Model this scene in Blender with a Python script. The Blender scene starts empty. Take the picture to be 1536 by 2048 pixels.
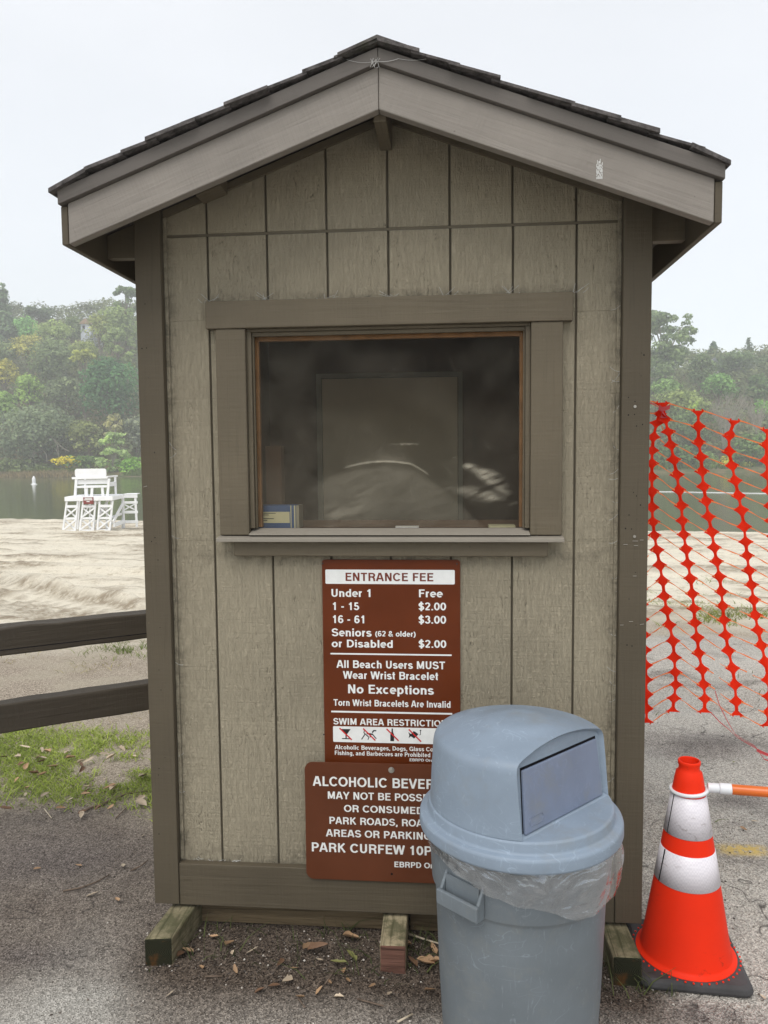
import bpy, bmesh, math, random
import numpy as np
from mathutils import Vector, Matrix

S = bpy.context.scene
COL = S.collection
R_ = math.radians
# ------------------------------------------------------------------ camera
F_PX, PW, PH = 1538.0, 1536.0, 2048.0
CC = Vector((0.17911, -2.58107, 1.68807))
CR = Vector((0.9962968, 0.0855279, -0.0088140))
CU = Vector((0.0025326, 0.0732756, 0.9973085))
CF = Vector((-0.0859436, 0.9936376, -0.0727877))
cam = bpy.data.cameras.new('camera')
cam.sensor_fit = 'AUTO'; cam.sensor_width = 36.0
cam.lens = F_PX / PH * 36.0
cam.clip_start = 0.05; cam.clip_end = 2000
cam_ob = bpy.data.objects.new('camera', cam); COL.objects.link(cam_ob)
cam_ob.matrix_world = Matrix(((CR.x, CU.x, -CF.x, CC.x), (CR.y, CU.y, -CF.y, CC.y), (CR.z, CU.z, -CF.z, CC.z), (0, 0, 0, 1)))
S.camera = cam_ob
# ------------------------------------------------------------------ world and sun (bright overcast)
SUN_EL, SUN_AZ = R_(58), R_(-166)           # azimuth measured from +Y towards +X
world = bpy.data.worlds.new('World'); S.world = world; world.use_nodes = True
wt = world.node_tree; wt.nodes.clear()
sky = wt.nodes.new('ShaderNodeTexSky'); sky.sky_type = 'NISHITA'; sky.sun_disc = False
sky.sun_elevation = SUN_EL; sky.sun_rotation = SUN_AZ
bg1 = wt.nodes.new('ShaderNodeBackground'); bg1.inputs['Strength'].default_value = 0.05
wt.links.new(sky.outputs[0], bg1.inputs['Color'])
tc = wt.nodes.new('ShaderNodeTexCoord')
cn = wt.nodes.new('ShaderNodeTexNoise'); cn.inputs['Scale'].default_value = 1.6; cn.inputs['Detail'].default_value = 5
mp = wt.nodes.new('ShaderNodeMapping'); mp.inputs['Scale'].default_value = (1, 1, 2.5)
wt.links.new(tc.outputs['Generated'], mp.inputs['Vector']); wt.links.new(mp.outputs[0], cn.inputs['Vector'])
cr = wt.nodes.new('ShaderNodeValToRGB')
cr.color_ramp.elements[0].position = 0.3; cr.color_ramp.elements[0].color = (0.80, 0.785, 0.74, 1)
cr.color_ramp.elements[1].position = 0.75; cr.color_ramp.elements[1].color = (0.935, 0.91, 0.86, 1)
wt.links.new(cn.outputs['Fac'], cr.inputs['Fac'])
bg2 = wt.nodes.new('ShaderNodeBackground'); bg2.inputs['Strength'].default_value = 0.60
wt.links.new(cr.outputs[0], bg2.inputs['Color'])
ad = wt.nodes.new('ShaderNodeAddShader'); wo = wt.nodes.new('ShaderNodeOutputWorld')
wt.links.new(bg1.outputs[0], ad.inputs[0]); wt.links.new(bg2.outputs[0], ad.inputs[1]); wt.links.new(ad.outputs[0], wo.inputs['Surface'])
sl = bpy.data.lights.new('sun', 'SUN'); sl.energy = 1.5; sl.angle = R_(40); sl.color = (1.0, 0.96, 0.9)
so = bpy.data.objects.new('sun', sl); COL.objects.link(so)
sd = Vector((math.sin(SUN_AZ) * math.cos(SUN_EL), math.cos(SUN_AZ) * math.cos(SUN_EL), math.sin(SUN_EL)))
so.rotation_euler = (-sd).to_track_quat('-Z', 'Y').to_euler(); so.location = (0, 0, 50)
S.view_settings.view_transform = 'Standard'; S.view_settings.look = 'None'
S.view_settings.exposure = 0.62; S.view_settings.gamma = 1.0
S.cycles.use_denoising = True
S.cycles.max_bounces = 6; S.cycles.diffuse_bounces = 3; S.cycles.glossy_bounces = 3
S.cycles.transmission_bounces = 4; S.cycles.volume_bounces = 2; S.cycles.transparent_max_bounces = 12
S.cycles.caustics_reflective = False; S.cycles.caustics_refractive = False

# ------------------------------------------------------------------ helpers
def ray(u, v):
    return CF + CR * ((u - PW / 2) / F_PX) - CU * ((v - PH / 2) / F_PX)
def at_y(u, v, y):                         # point seen at photo pixel (u,v) on the plane Y=y
    d = ray(u, v); return CC + d * ((y - CC.y) / d.y)
def at_z(u, v, z):
    d = ray(u, v); return CC + d * ((z - CC.z) / d.z)
def lin(r, g, b):                          # sRGB 0-255 -> linear
    f = lambda c: (c / 255 / 12.92) if c / 255 <= 0.04045 else ((c / 255 + 0.055) / 1.055) ** 2.4
    return (f(r), f(g), f(b), 1.0)

PARENT_M = {}
def tag(o, label=None, cat=None, group=None, kind=None):
    if label: o['label'] = label
    if cat: o['category'] = cat
    if group: o['group'] = group
    if kind: o['kind'] = kind
    return o
def empty(name, loc, label, cat, group=None, rz=0.0):
    o = bpy.data.objects.new(name, None); COL.objects.link(o)
    o.location = loc; o.rotation_euler = (0, 0, rz); o.empty_display_size = 0.1
    PARENT_M[o.name] = Matrix.Translation(loc) @ Matrix.Rotation(rz, 4, 'Z')
    return tag(o, label, cat, group)
def mworld(o):
    return Matrix.LocRotScale(o.location, o.rotation_euler, None)

class MB:
    """collects faces in world (or local) space and links them as ONE mesh object"""
    def __init__(s): s.v = []; s.f = []; s.m = []; s.cur = 0
    def add(s, vs, fs):
        b = len(s.v); s.v.extend([tuple(p) for p in vs])
        for q in fs: s.f.append(tuple(i + b for i in q)); s.m.append(s.cur)
        return s
    def box(s, x0, x1, y0, y1, z0, z1):
        return s.hexa([(x0, y0, z0), (x1, y0, z0), (x1, y1, z0), (x0, y1, z0), (x0, y0, z1), (x1, y0, z1), (x1, y1, z1), (x0, y1, z1)])
    def hexa(s, p):
        return s.add(p, [(0, 3, 2, 1), (4, 5, 6, 7), (0, 1, 5, 4), (1, 2, 6, 5), (2, 3, 7, 6), (3, 0, 4, 7)])
    def prism(s, poly, y0, y1):            # poly of (x,z), extruded along y (front y0)
        n = len(poly); vs = [(x, y0, z) for x, z in poly] + [(x, y1, z) for x, z in poly]
        fs = [tuple(range(n)), tuple(range(2 * n - 1, n - 1, -1))] + [(i, i + n, (i + 1) % n + n, (i + 1) % n) for i in range(n)]
        return s.add(vs, fs)
    def beam(s, a, b, w, h, up=(0, 0, 1)): # rectangular bar from a to b
        a = Vector(a); b = Vector(b); d = (b - a).normalized(); sx = d.cross(Vector(up))
        if sx.length < 1e-4: sx = d.cross(Vector((0, 1, 0)))
        sx.normalize(); sz = sx.cross(d)
        sx *= w / 2; sz *= h / 2
        return s.hexa([a - sx - sz, a + sx - sz, b + sx - sz, b - sx - sz, a - sx + sz, a + sx + sz, b + sx + sz, b - sx + sz])
    def tube(s, pts, rad, n=6, cap=True):
        pts = [Vector(p) for p in pts]; k = len(pts)
        if not hasattr(rad, '__len__'): rad = [rad] * k
        ref = Vector((0.13, 0.21, 0.97)); vs = []; fs = []
        for i, p in enumerate(pts):
            d = (pts[min(i + 1, k - 1)] - pts[max(i - 1, 0)]).normalized()
            a = d.cross(ref)
            if a.length < 1e-3: a = d.cross(Vector((1, 0, 0)))
            a.normalize(); b = d.cross(a)
            for j in range(n):
                t = 2 * math.pi * j / n
                vs.append(p + (a * math.cos(t) + b * math.sin(t)) * rad[i])
        for i in range(k - 1):
            for j in range(n):
                fs.append((i * n + j, i * n + (j + 1) % n, (i + 1) * n + (j + 1) % n, (i + 1) * n + j))
        if cap: fs += [tuple(range(n - 1, -1, -1)), tuple((k - 1) * n + j for j in range(n))]
        return s.add(vs, fs)
    def lathe(s, prof, c=(0, 0, 0), n=64, closed=False):
        vs = []; fs = []; m = len(prof)
        for r, z in prof:
            for j in range(n):
                t = 2 * math.pi * j / n
                vs.append((c[0] + r * math.cos(t), c[1] + r * math.sin(t), c[2] + z))
        rng = range(m if closed else m - 1)
        for i in rng:
            for j in range(n):
                i2 = (i + 1) % m
                fs.append((i * n + j, i * n + (j + 1) % n, i2 * n + (j + 1) % n, i2 * n + j))
        return s.add(vs, fs)
    def build(s, name, mats, parent=None, frame=None, bevel=0.0, smooth=False, label=None, segs=2, solidify=0.0):
        me = bpy.data.meshes.new(name)
        pm = mworld(parent) if parent is not None and parent.type == 'EMPTY' else (PARENT_M.get(parent.name) if parent is not None else None)
        w = (frame if frame is not None else (pm if pm is not None else Matrix.Identity(4)))
        wi = w.inverted()
        me.from_pydata([tuple(wi @ Vector(p)) for p in s.v], [], s.f)
        mats = mats if isinstance(mats, (list, tuple)) else [mats]
        for m in mats: me.materials.append(m)
        if len(mats) > 1: me.polygons.foreach_set('material_index', s.m)
        if smooth: me.polygons.foreach_set('use_smooth', [True] * len(me.polygons))
        me.update()
        bm = bmesh.new(); bm.from_mesh(me); bmesh.ops.recalc_face_normals(bm, faces=bm.faces); bm.to_mesh(me); bm.free()
        o = bpy.data.objects.new(name, me); COL.objects.link(o)
        PARENT_M[o.name] = w
        if parent is not None:
            o.parent = parent; o.matrix_basis = (pm.inverted() @ w)
        else:
            o.matrix_basis = w
        if solidify: 
            mo = o.modifiers.new('thick', 'SOLIDIFY'); mo.thickness = solidify; mo.offset = 0
        if bevel:
            mo = o.modifiers.new('bevel', 'BEVEL'); mo.width = bevel; mo.segments = segs; mo.limit_method = 'ANGLE'; mo.angle_limit = R_(35)
        if label: o['label'] = label
        return o
def fast_mesh(name, V, Q, mats, tint=None, parent=None, smooth=False):
    """numpy quads -> mesh object in world space (or parented to a mesh/empty at identity offset)"""
    me = bpy.data.meshes.new(name); V = np.asarray(V, np.float32); Q = np.asarray(Q, np.int32); k = Q.shape[1]
    off = np.zeros(3, np.float32)
    if parent is not None: off = np.array(parent.location, np.float32)
    me.vertices.add(len(V)); me.vertices.foreach_set('co', (V - off).ravel())
    me.loops.add(len(Q) * k); me.loops.foreach_set('vertex_index', Q.ravel())
    me.polygons.add(len(Q)); me.polygons.foreach_set('loop_start', np.arange(len(Q), dtype=np.int32) * k)
    try: me.polygons.foreach_set('loop_total', np.full(len(Q), k, np.int32))
    except Exception: pass
    if smooth: me.polygons.foreach_set('use_smooth', np.ones(len(Q), bool))
    me.update(calc_edges=True)
    if tint is not None:
        a = me.attributes.new('tint', 'FLOAT', 'FACE'); a.data.foreach_set('value', np.asarray(tint, np.float32))
    for m in (mats if isinstance(mats, (list, tuple)) else [mats]): me.materials.append(m)
    o = bpy.data.objects.new(name, me); COL.objects.link(o)
    if parent is not None: o.parent = parent
    return o

# value noise in numpy
_rs = np.random.RandomState(7); _T = _rs.rand(256, 256)
def vnoise(x, y):
    xi = np.floor(x).astype(int); yi = np.floor(y).astype(int); fx = x - xi; fy = y - yi
    fx = fx * fx * (3 - 2 * fx); fy = fy * fy * (3 - 2 * fy)
    g = lambda a, b: _T[a & 255, b & 255]
    return (g(xi, yi) * (1 - fx) + g(xi + 1, yi) * fx) * (1 - fy) + (g(xi, yi + 1) * (1 - fx) + g(xi + 1, yi + 1) * fx) * fy
def fbm(x, y, o=4):
    s = 0; a = 0.5
    for i in range(o): s = s + a * vnoise(x * 2 ** i + 17.3 * i, y * 2 ** i + 5.1 * i); a *= 0.5
    return s
def sstep(a, b, x):
    t = np.clip((x - a) / (b - a), 0, 1); return t * t * (3 - 2 * t)

# ------------------------------------------------------------------ materials
class NT:
    def __init__(s, name, rough=0.7, spec=0.3):
        s.m = bpy.data.materials.new(name); s.m.use_nodes = True; s.t = s.m.node_tree
        s.b = s.t.nodes['Principled BSDF']; s.out = s.t.nodes['Material Output']
        s.b.inputs['Roughness'].default_value = rough; s.b.inputs['Specular IOR Level'].default_value = spec
        s.tc = s.t.nodes.new('ShaderNodeTexCoord')
    def n(s, typ, **kw):
        nd = s.t.nodes.new(typ)
        for k, v in kw.items():
            k2 = k.replace('_', ' ')
            if k2 in nd.inputs: s.put(nd.inputs[k2], v)
            else: setattr(nd, k, v)
        return nd
    def put(s, sock, v):
        if isinstance(v, bpy.types.NodeSocket): s.t.links.new(v, sock)
        else: sock.default_value = v
    def coord(s, scale=(1, 1, 1), rot=(0, 0, 0), src='Object'):
        m = s.t.nodes.new('ShaderNodeMapping'); m.inputs['Scale'].default_value = scale; m.inputs['Rotation'].default_value = rot
        s.t.links.new(s.tc.outputs[src], m.inputs['Vector']); return m.outputs[0]
    def noise(s, scale, vec=None, detail=4, rough=0.55, dist=0.0):
        nd = s.n('ShaderNodeTexNoise', Scale=scale, Detail=detail, Roughness=rough, Distortion=dist)
        s.t.links.new(vec if vec is not None else s.tc.outputs['Object'], nd.inputs['Vector']); return nd.outputs['Fac']
    def ramp(s, fac, *els):
        nd = s.t.nodes.new('ShaderNodeValToRGB'); r = nd.color_ramp
        while len(r.elements) < len(els): r.elements.new(0.5)
        for e, (p, c) in zip(r.elements, els):
            e.position = p; e.color = c if hasattr(c, '__len__') else (c, c, c, 1)
        s.t.links.new(fac, nd.inputs['Fac']); return nd.outputs['Color']
    def mix(s, fac, a, b, mode='MIX'):
        nd = s.t.nodes.new('ShaderNodeMix'); nd.data_type = 'RGBA'; nd.blend_type = mode
        s.put(nd.inputs[0], fac); s.put(nd.inputs[6], a); s.put(nd.inputs[7], b); return nd.outputs[2]
    def math(s, op, a, b=0.0):
        nd = s.t.nodes.new('ShaderNodeMath'); nd.operation = op; s.put(nd.inputs[0], a); s.put(nd.inputs[1], b); return nd.outputs[0]
    def bump(s, h, strength=0.3, dist=0.01, base=None):
        nd = s.t.nodes.new('ShaderNodeBump'); nd.inputs['Strength'].default_value = strength; nd.inputs['Distance'].default_value = dist
        s.put(nd.inputs['Height'], h)
        if base is not None: s.t.links.new(base, nd.inputs['Normal'])
        return nd.outputs[0]
    def fin(s, col=None, normal=None, rough=None):
        if col is not None: s.put(s.b.inputs['Base Color'], col)
        if normal is not None: s.t.links.new(normal, s.b.inputs['Normal'])
        if rough is not None: s.put(s.b.inputs['Roughness'], rough)
        return s.m
def sc(c, k): return (c[0] * k, c[1] * k, c[2] * k, 1)

def paint_board(name, col, axis, rough=0.62, grain=1.0, dirt=0.5):
    """painted rough sawn board, grain along axis of the object's own coordinates"""
    s = NT(name, rough, 0.25)
    st = {'x': (2.5, 60, 60), 'z': (60, 60, 2.5), 'y': (60, 2.5, 60)}[axis]
    cr_ = {'x': (90, 6, 6), 'z': (6, 6, 90), 'y': (6, 90, 6)}[axis]
    g = s.noise(1, s.coord(st), 5, 0.6, 0.4); saw = s.noise(1, s.coord(cr_), 2, 0.5)
    big = s.noise(3.5, None, 4); speck = s.noise(95, None, 2, 0.5)
    c = s.mix(s.ramp(big, (0.3, 0), (0.75, 1)), sc(col, 0.88), sc(col, 1.10))
    c = s.mix(s.math('MULTIPLY', s.ramp(g, (0.30, 1), (0.42, 0)), 0.35), c, sc(col, 0.55))
    c = s.mix(s.math('MULTIPLY', s.ramp(speck, (0.20, 1), (0.27, 0)), dirt), c, (0.02, 0.017, 0.013, 1))
    c = s.mix(s.math('MULTIPLY', s.ramp(speck, (0.74, 0), (0.79, 1)), 0.35), c, sc(col, 1.9))
    h = s.math('ADD', s.math('MULTIPLY', g, 0.8), s.math('MULTIPLY', saw, 0.45))
    return s.fin(c, s.bump(h, 0.45 * grain, 0.006, s.bump(s.noise(260, None, 2), 0.15, 0.002)))

TRIM = (0.089, 0.073, 0.049, 1); BARGE = (0.242, 0.219, 0.192, 1); SID = (0.355, 0.313, 0.228, 1); DARK = (0.075, 0.066, 0.062, 1)
M = {}
M['trim_z'] = paint_board('brown_trim_paint_upright', TRIM, 'z', grain=1.0)
M['trim_x'] = paint_board('brown_trim_paint_level', TRIM, 'x', grain=1.2)
M['trim_win'] = paint_board('window_casing_paint_level', (0.122, 0.101, 0.068, 1), 'x', grain=1.6)
M['trim_win_z'] = paint_board('window_casing_paint_upright', (0.122, 0.101, 0.068, 1), 'z', grain=1.4)
M['trim_y'] = paint_board('brown_trim_paint_deep', TRIM, 'y', grain=0.5)
M['barge'] = paint_board('taupe_barge_paint', BARGE, 'x', grain=1.5, dirt=0.6)
M['shadow_board'] = paint_board('shaded_taupe_paint', (0.125, 0.112, 0.10, 1), 'x', grain=0.5, dirt=0.2)  # barge taupe darkened, standing in for shade under the shingle overhang
M['soffit'] = paint_board('dark_soffit_paint', DARK, 'y', grain=0.5)
M['rail'] = paint_board('dark_brown_rail_paint', (0.056, 0.045, 0.032, 1), 'x', grain=1.6, dirt=0.3)

# siding: rough sawn plywood with weather cracks
def m_siding():
    s = NT('tan_rough_sawn_siding_paint', 0.68, 0.2)
    g = s.noise(1, s.coord((55, 55, 2.2)), 6, 0.65, 0.8)
    saw = s.noise(1, s.coord((5, 5, 120)), 3, 0.6)
    big = s.noise(2.2, None, 4, 0.6); zone = s.noise(1, s.coord((7, 7, 3.0)), 4, 0.65)
    crk = s.noise(1, s.coord((90, 90, 22)), 5, 0.75, 1.6)
    fleck = s.noise(1, s.coord((42, 42, 160)), 3, 0.6)
    c = s.mix(s.ramp(big, (0.3, 0), (0.7, 1)), sc(SID, 0.86), sc(SID, 1.08))
    c = s.mix(s.math('MULTIPLY', s.ramp(g, (0.30, 1), (0.45, 0)), 0.18), c, sc(SID, 0.65))
    cm = s.math('MULTIPLY', s.ramp(crk, (0.36, 1), (0.42, 0)), s.ramp(zone, (0.47, 0.02), (0.64, 1)))
    c = s.mix(s.math('MULTIPLY', cm, 0.72), c, (0.055, 0.046, 0.031, 1))
    c = s.mix(s.math('MULTIPLY', s.ramp(fleck, (0.70, 0), (0.78, 1)), 0.25), c, sc(SID, 1.5))
    # mildew and spider dirt where trim meets the siding, splash dirt at the foot
    xyz = s.n('ShaderNodeSeparateXYZ'); s.t.links.new(s.tc.outputs['Object'], xyz.inputs[0]); X, Z = xyz.outputs[0], xyz.outputs[2]
    dn = s.noise(24, None, 5, 0.7, 0.6)
    def near(v, a, b): return s.ramp(s.math('ABSOLUTE', s.math('SUBTRACT', v, a)), (0.0, 1), (b, 0))
    inside = s.ramp(s.math('ABSOLUTE', X), (0.60, 1), (0.64, 0))
    dm = s.math('MAXIMUM', s.math('MULTIPLY', near(Z, 2.207, 0.035), inside), s.math('MULTIPLY', near(s.math('ABSOLUTE', X), 0.752, 0.05), 0.75))
    dm = s.math('MAXIMUM', dm, s.math('MULTIPLY', near(Z, 0.256, 0.07), 0.6))
    dm = s.math('MAXIMUM', dm, s.math('MULTIPLY', near(Z, 1.345, 0.05), 0.5))
    c = s.mix(s.math('MULTIPLY', s.math('MULTIPLY', dm, s.ramp(dn, (0.42, 0), (0.66, 1))), 0.75), c, (0.03, 0.026, 0.019, 1))
    h = s.math('ADD', s.math('ADD', s.math('MULTIPLY', g, 1.0), s.math('MULTIPLY', saw, 0.32)), s.math('MULTIPLY', crk, 1.2))
    return s.fin(c, s.bump(h, 0.9, 0.011))
M['siding'] = m_siding()
def simple(name, col, rough=0.6, spec=0.3, nscale=12, var=0.12, bump=0.0, metal=0.0):
    s = NT(name, rough, spec); f = s.noise(nscale, None, 4)
    c = s.mix(s.ramp(f, (0.3, 0), (0.7, 1)), sc(col, 1 - var), sc(col, 1 + var))
    s.b.inputs['Metallic'].default_value = metal
    return s.fin(c, s.bump(s.noise(nscale * 12, None, 3), bump, 0.003) if bump else None)
M['groove'] = simple('groove_shade_paint', (0.13, 0.113, 0.082, 1), 0.8, 0.1)  # siding paint darkened, shade of the recesses put into the colour
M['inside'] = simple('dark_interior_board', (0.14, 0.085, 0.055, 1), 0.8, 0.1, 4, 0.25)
M['door_in'] = simple('grey_door_paint', (0.78, 0.70, 0.54, 1), 0.55, 0.3, 3, 0.06)
M['door_frame'] = simple('pale_door_casing', (0.36, 0.37, 0.31, 1), 0.6, 0.3)
M['bare_wood'] = simple('orange_bare_wood', (0.25, 0.13, 0.055, 1), 0.7, 0.2, 20, 0.25)
def m_wood(name, a, b, axis, moss=0.0, rings=False):
    s = NT(name, 0.85, 0.15)
    st = {'x': (2, 45, 45), 'y': (45, 2, 45), 'z': (45, 45, 2)}[axis]
    g = s.noise(1, s.coord(st), 6, 0.65, 1.2)
    c = s.ramp(g, (0.3, a), (0.5, b), (0.68, sc(b, 1.25)))
    if moss:
        mm = s.ramp(s.noise(14, None, 5, 0.65), (0.5 - moss * 0.25, 0), (0.62, 1))
        c = s.mix(s.math('MULTIPLY', mm, 0.75), c, (0.066, 0.07, 0.034, 1))
    return s.fin(c, s.bump(g, 0.8, 0.01))
M['joist'] = m_wood('weathered_brown_joist', (0.05, 0.035, 0.02, 1), (0.14, 0.105, 0.062, 1), 'x')
M['skid'] = m_wood('weathered_mossy_skid', (0.05, 0.043, 0.024, 1), (0.23, 0.20, 0.125, 1), 'y', 0.3)
M['skid_dry'] = m_wood('weathered_dry_skid', (0.10, 0.085, 0.05, 1), (0.33, 0.28, 0.18, 1), 'y', 0.1)
def m_endgrain():
    s = NT('mossy_end_grain', 0.9, 0.1)
    w = s.n('ShaderNodeTexWave', Scale=55.0, Distortion=3.0, Detail=2.0, wave_type='RINGS', rings_direction='Y')
    s.t.links.new(s.coord((1, 0.01, 1.6)), w.inputs['Vector'])
    c = s.mix(w.outputs['Fac'], (0.010, 0.011, 0.006, 1), (0.042, 0.043, 0.024, 1))
    c = s.mix(s.ramp(s.noise(18, None, 4), (0.55, 0), (0.72, 1)), c, (0.13, 0.055, 0.016, 1))
    return s.fin(c, s.bump(w.outputs['Fac'], 0.6, 0.006))
M['endgrain'] = m_endgrain()
M['endred'] = m_wood('reddish_saw_cut_end', (0.05, 0.025, 0.018, 1), (0.15, 0.075, 0.055, 1), 'x')
def m_shingle():
    s = NT('grey_weathered_shingle', 0.92, 0.1)
    g = s.noise(30, None, 5, 0.7); b = s.noise(4, None, 4)
    c = s.ramp(g, (0.3, (0.03, 0.028, 0.027, 1)), (0.7, (0.17, 0.155, 0.15, 1)))
    c = s.mix(s.ramp(b, (0.6, 0), (0.75, 1)), c, (0.055, 0.062, 0.03, 1))
    return s.fin(c, s.bump(g, 0.8, 0.01))
M['shingle'] = m_shingle()
def m_sign(name, col):
    s = NT(name, 0.42, 0.2)
    b = s.noise(5, None, 4); scr = s.noise(1, s.coord((160, 160, 14)), 2, 0.5)
    c = s.mix(s.ramp(b, (0.3, 0), (0.75, 1)), sc(col, 0.85), sc(col, 1.15))
    c = s.mix(s.math('MULTIPLY', s.ramp(scr, (0.80, 0), (0.83, 1)), 0.35), c, (0.45, 0.33, 0.27, 1))
    return s.fin(c, s.bump(s.noise(60, None, 2), 0.05, 0.002), s.ramp(b, (0.3, 0.3), (0.7, 0.5)))
M['sign1'] = m_sign('reddish_brown_sign_enamel', (0.110, 0.023, 0.0045, 1))
M['sign2'] = m_sign('brown_sign_enamel', (0.105, 0.032, 0.013, 1))
M['vinyl'] = simple('white_vinyl', (0.74, 0.75, 0.73, 1), 0.45, 0.4, 30, 0.05)
M['black'] = simple('black_vinyl', (0.015, 0.015, 0.016, 1), 0.5)
M['red'] = simple('red_vinyl', (0.55, 0.02, 0.02, 1), 0.45)
M['maroon'] = simple('brown_vinyl', (0.15, 0.03, 0.015, 1), 0.45)
M['steel'] = simple('dull_steel', (0.42, 0.40, 0.36, 1), 0.45, 0.5, 40, 0.2, metal=0.8)
def m_can(name, col, scuff=1.0):
    s = NT(name, 0.5, 0.35)
    b = s.noise(5, None, 5, 0.6); f = s.noise(300, None, 2); st = s.noise(1, s.coord((40, 40, 9)), 5, 0.7, 2.5)
    v = s.n('ShaderNodeTexVoronoi', Scale=11.0, feature='DISTANCE_TO_EDGE'); s.t.links.new(s.noise(6, None, 3) and s.coord((1, 1, 1)), v.inputs['Vector'])
    c = s.mix(s.ramp(b, (0.3, 0), (0.72, 1)), sc(col, 0.88), sc(col, 1.12))
    c = s.mix(s.math('MULTIPLY', s.ramp(st, (0.60, 0), (0.70, 1)), 0.38 * scuff), c, sc(col, 1.9))
    c = s.mix(s.math('MULTIPLY', s.ramp(f, (0.76, 0), (0.80, 1)), 0.35), c, sc(col, 2.0))
    c = s.mix(s.math('MULTIPLY', s.ramp(s.noise(9, None, 5, 0.7), (0.52, 0), (0.72, 1)), 0.45), c, (0.20, 0.205, 0.19, 1))
    for k, (sc1, th) in enumerate(((6.0, 0.007), (10.0, 0.010), (3.3, 0.004))):        # curved hairline scratches
        hn = s.noise(1, s.coord((sc1, sc1, sc1 * 1.6), (0.3 * k, 0.5, k)), 2, 0.5, 1.5); hair = s.ramp(s.math('ABSOLUTE', s.math('SUBTRACT', hn, 0.5)), (0.0, 1), (th, 0))
        c = s.mix(s.math('MULTIPLY', s.math('MULTIPLY', hair, s.ramp(s.noise(5 + 3 * k, None, 2), (0.52, 0), (0.62, 1))), 0.38 * scuff), c, sc(col, 2.1))
    return s.fin(c, s.bump(s.noise(120, None, 3), 0.08, 0.002), s.ramp(b, (0.3, 0.42), (0.7, 0.6)))
M['can'] = m_can('grey_can_plastic', (0.140, 0.163, 0.18, 1))
M['dome'] = m_can('blue_grey_lid_plastic', (0.21, 0.262, 0.325, 1), 0.7)
M['flap'] = m_can('slate_flap_plastic', (0.17, 0.205, 0.285, 1), 0.5)
M['void'] = simple('dark_gap', (0.01, 0.01, 0.012, 1), 0.9, 0.05)
def m_bag():
    s = NT('clear_liner_plastic')
    tr = s.n('ShaderNodeBsdfTransparent', Color=(0.93, 0.94, 0.95, 1)); gl = s.n('ShaderNodeBsdfGlossy', Roughness=0.09, Color=(0.9, 0.93, 0.97, 1))
    df = s.n('ShaderNodeBsdfDiffuse', Color=(0.72, 0.74, 0.77, 1)); lw = s.n('ShaderNodeLayerWeight', Blend=0.35)
    nb = s.bump(s.noise(1, s.coord((16, 16, 24)), 3, 0.5, 1.2), 0.55, 0.02)
    s.t.links.new(nb, gl.inputs['Normal']); s.t.links.new(nb, lw.inputs['Normal'])
    m1 = s.n('ShaderNodeMixShader'); s.put(m1.inputs[0], s.ramp(s.noise(1, s.coord((16, 16, 25)), 4, 0.6, 1.0), (0.4, 0.02), (0.75, 0.13)))
    s.t.links.new(tr.outputs[0], m1.inputs[1]); s.t.links.new(df.outputs[0], m1.inputs[2])
    m2 = s.n('ShaderNodeMixShader'); s.put(m2.inputs[0], s.math('ADD', s.math('MULTIPLY', lw.outputs['Facing'], 0.45), 0.14))
    s.t.links.new(m1.outputs[0], m2.inputs[1]); s.t.links.new(gl.outputs[0], m2.inputs[2]); s.t.links.new(m2.outputs[0], s.out.inputs['Surface'])
    return s.m
M['bag'] = m_bag()
def m_cone():
    s = NT('bright_orange_cone_vinyl', 0.5, 0.12); b = s.noise(6, None, 4); sm = s.noise(1, s.coord((26, 26, 60)), 5, 0.7, 1.0)
    col = (0.80, 0.030, 0.006, 1)
    c = s.mix(s.ramp(b, (0.3, 0), (0.7, 1)), sc(col, 0.9), col)
    zone = s.ramp(s.noise(3.5, None, 2), (0.52, 0), (0.62, 1))
    c = s.mix(s.math('MULTIPLY', s.math('MULTIPLY', s.ramp(sm, (0.58, 0), (0.68, 1)), zone), 0.5), c, (0.13, 0.02, 0.012, 1))
    return s.fin(c)
M['cone'] = m_cone()
def m_collar():
    s = NT('white_reflective_collar', 0.35, 0.5); ck = s.n('ShaderNodeTexChecker', Scale=1.0)
    s.t.links.new(s.coord((150, 150, 150), (0, 0, 0.78)), ck.inputs['Vector'])
    c = s.mix(s.math('MULTIPLY', ck.outputs['Fac'], 0.5), (0.74, 0.71, 0.75, 1), (0.60, 0.575, 0.62, 1))
    g = s.noise(1, s.coord((18, 18, 40)), 5, 0.7, 1.0); z2 = s.ramp(s.noise(5, None, 2), (0.5, 0), (0.65, 1))
    c = s.mix(s.math('MULTIPLY', s.math('MULTIPLY', s.ramp(g, (0.56, 0), (0.64, 1)), z2), 0.8), c, (0.16, 0.11, 0.09, 1))
    return s.fin(c)
M['collar'] = m_collar()
M['rubber'] = simple('black_rubber', (0.05, 0.049, 0.05, 1), 0.7, 0.25, 9, 0.35, 0.2)
M['bar_orange'] = simple('orange_bar_plastic', (0.62, 0.13, 0.015, 1), 0.28, 0.5, 6, 0.06)
M['bar_white'] = simple('white_bar_plastic', (0.66, 0.68, 0.70, 1), 0.35, 0.5, 6, 0.05)
def m_net(name, col):
    s = NT(name, 0.5, 0.12)
    s.b.inputs['Base Color'].default_value = col
    tl = s.n('ShaderNodeBsdfTranslucent', Color=col); mx = s.n('ShaderNodeMixShader'); mx.inputs[0].default_value = 0.45
    s.t.links.new(s.b.outputs[0], mx.inputs[1]); s.t.links.new(tl.outputs[0], mx.inputs[2]); s.t.links.new(mx.outputs[0], s.out.inputs['Surface'])
    return s.m
M['net'] = m_net('red_orange_net_plastic', (0.90, 0.035, 0.004, 1))
M['net2'] = m_net('orange_net_strand', (0.98, 0.34, 0.12, 1))
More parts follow.
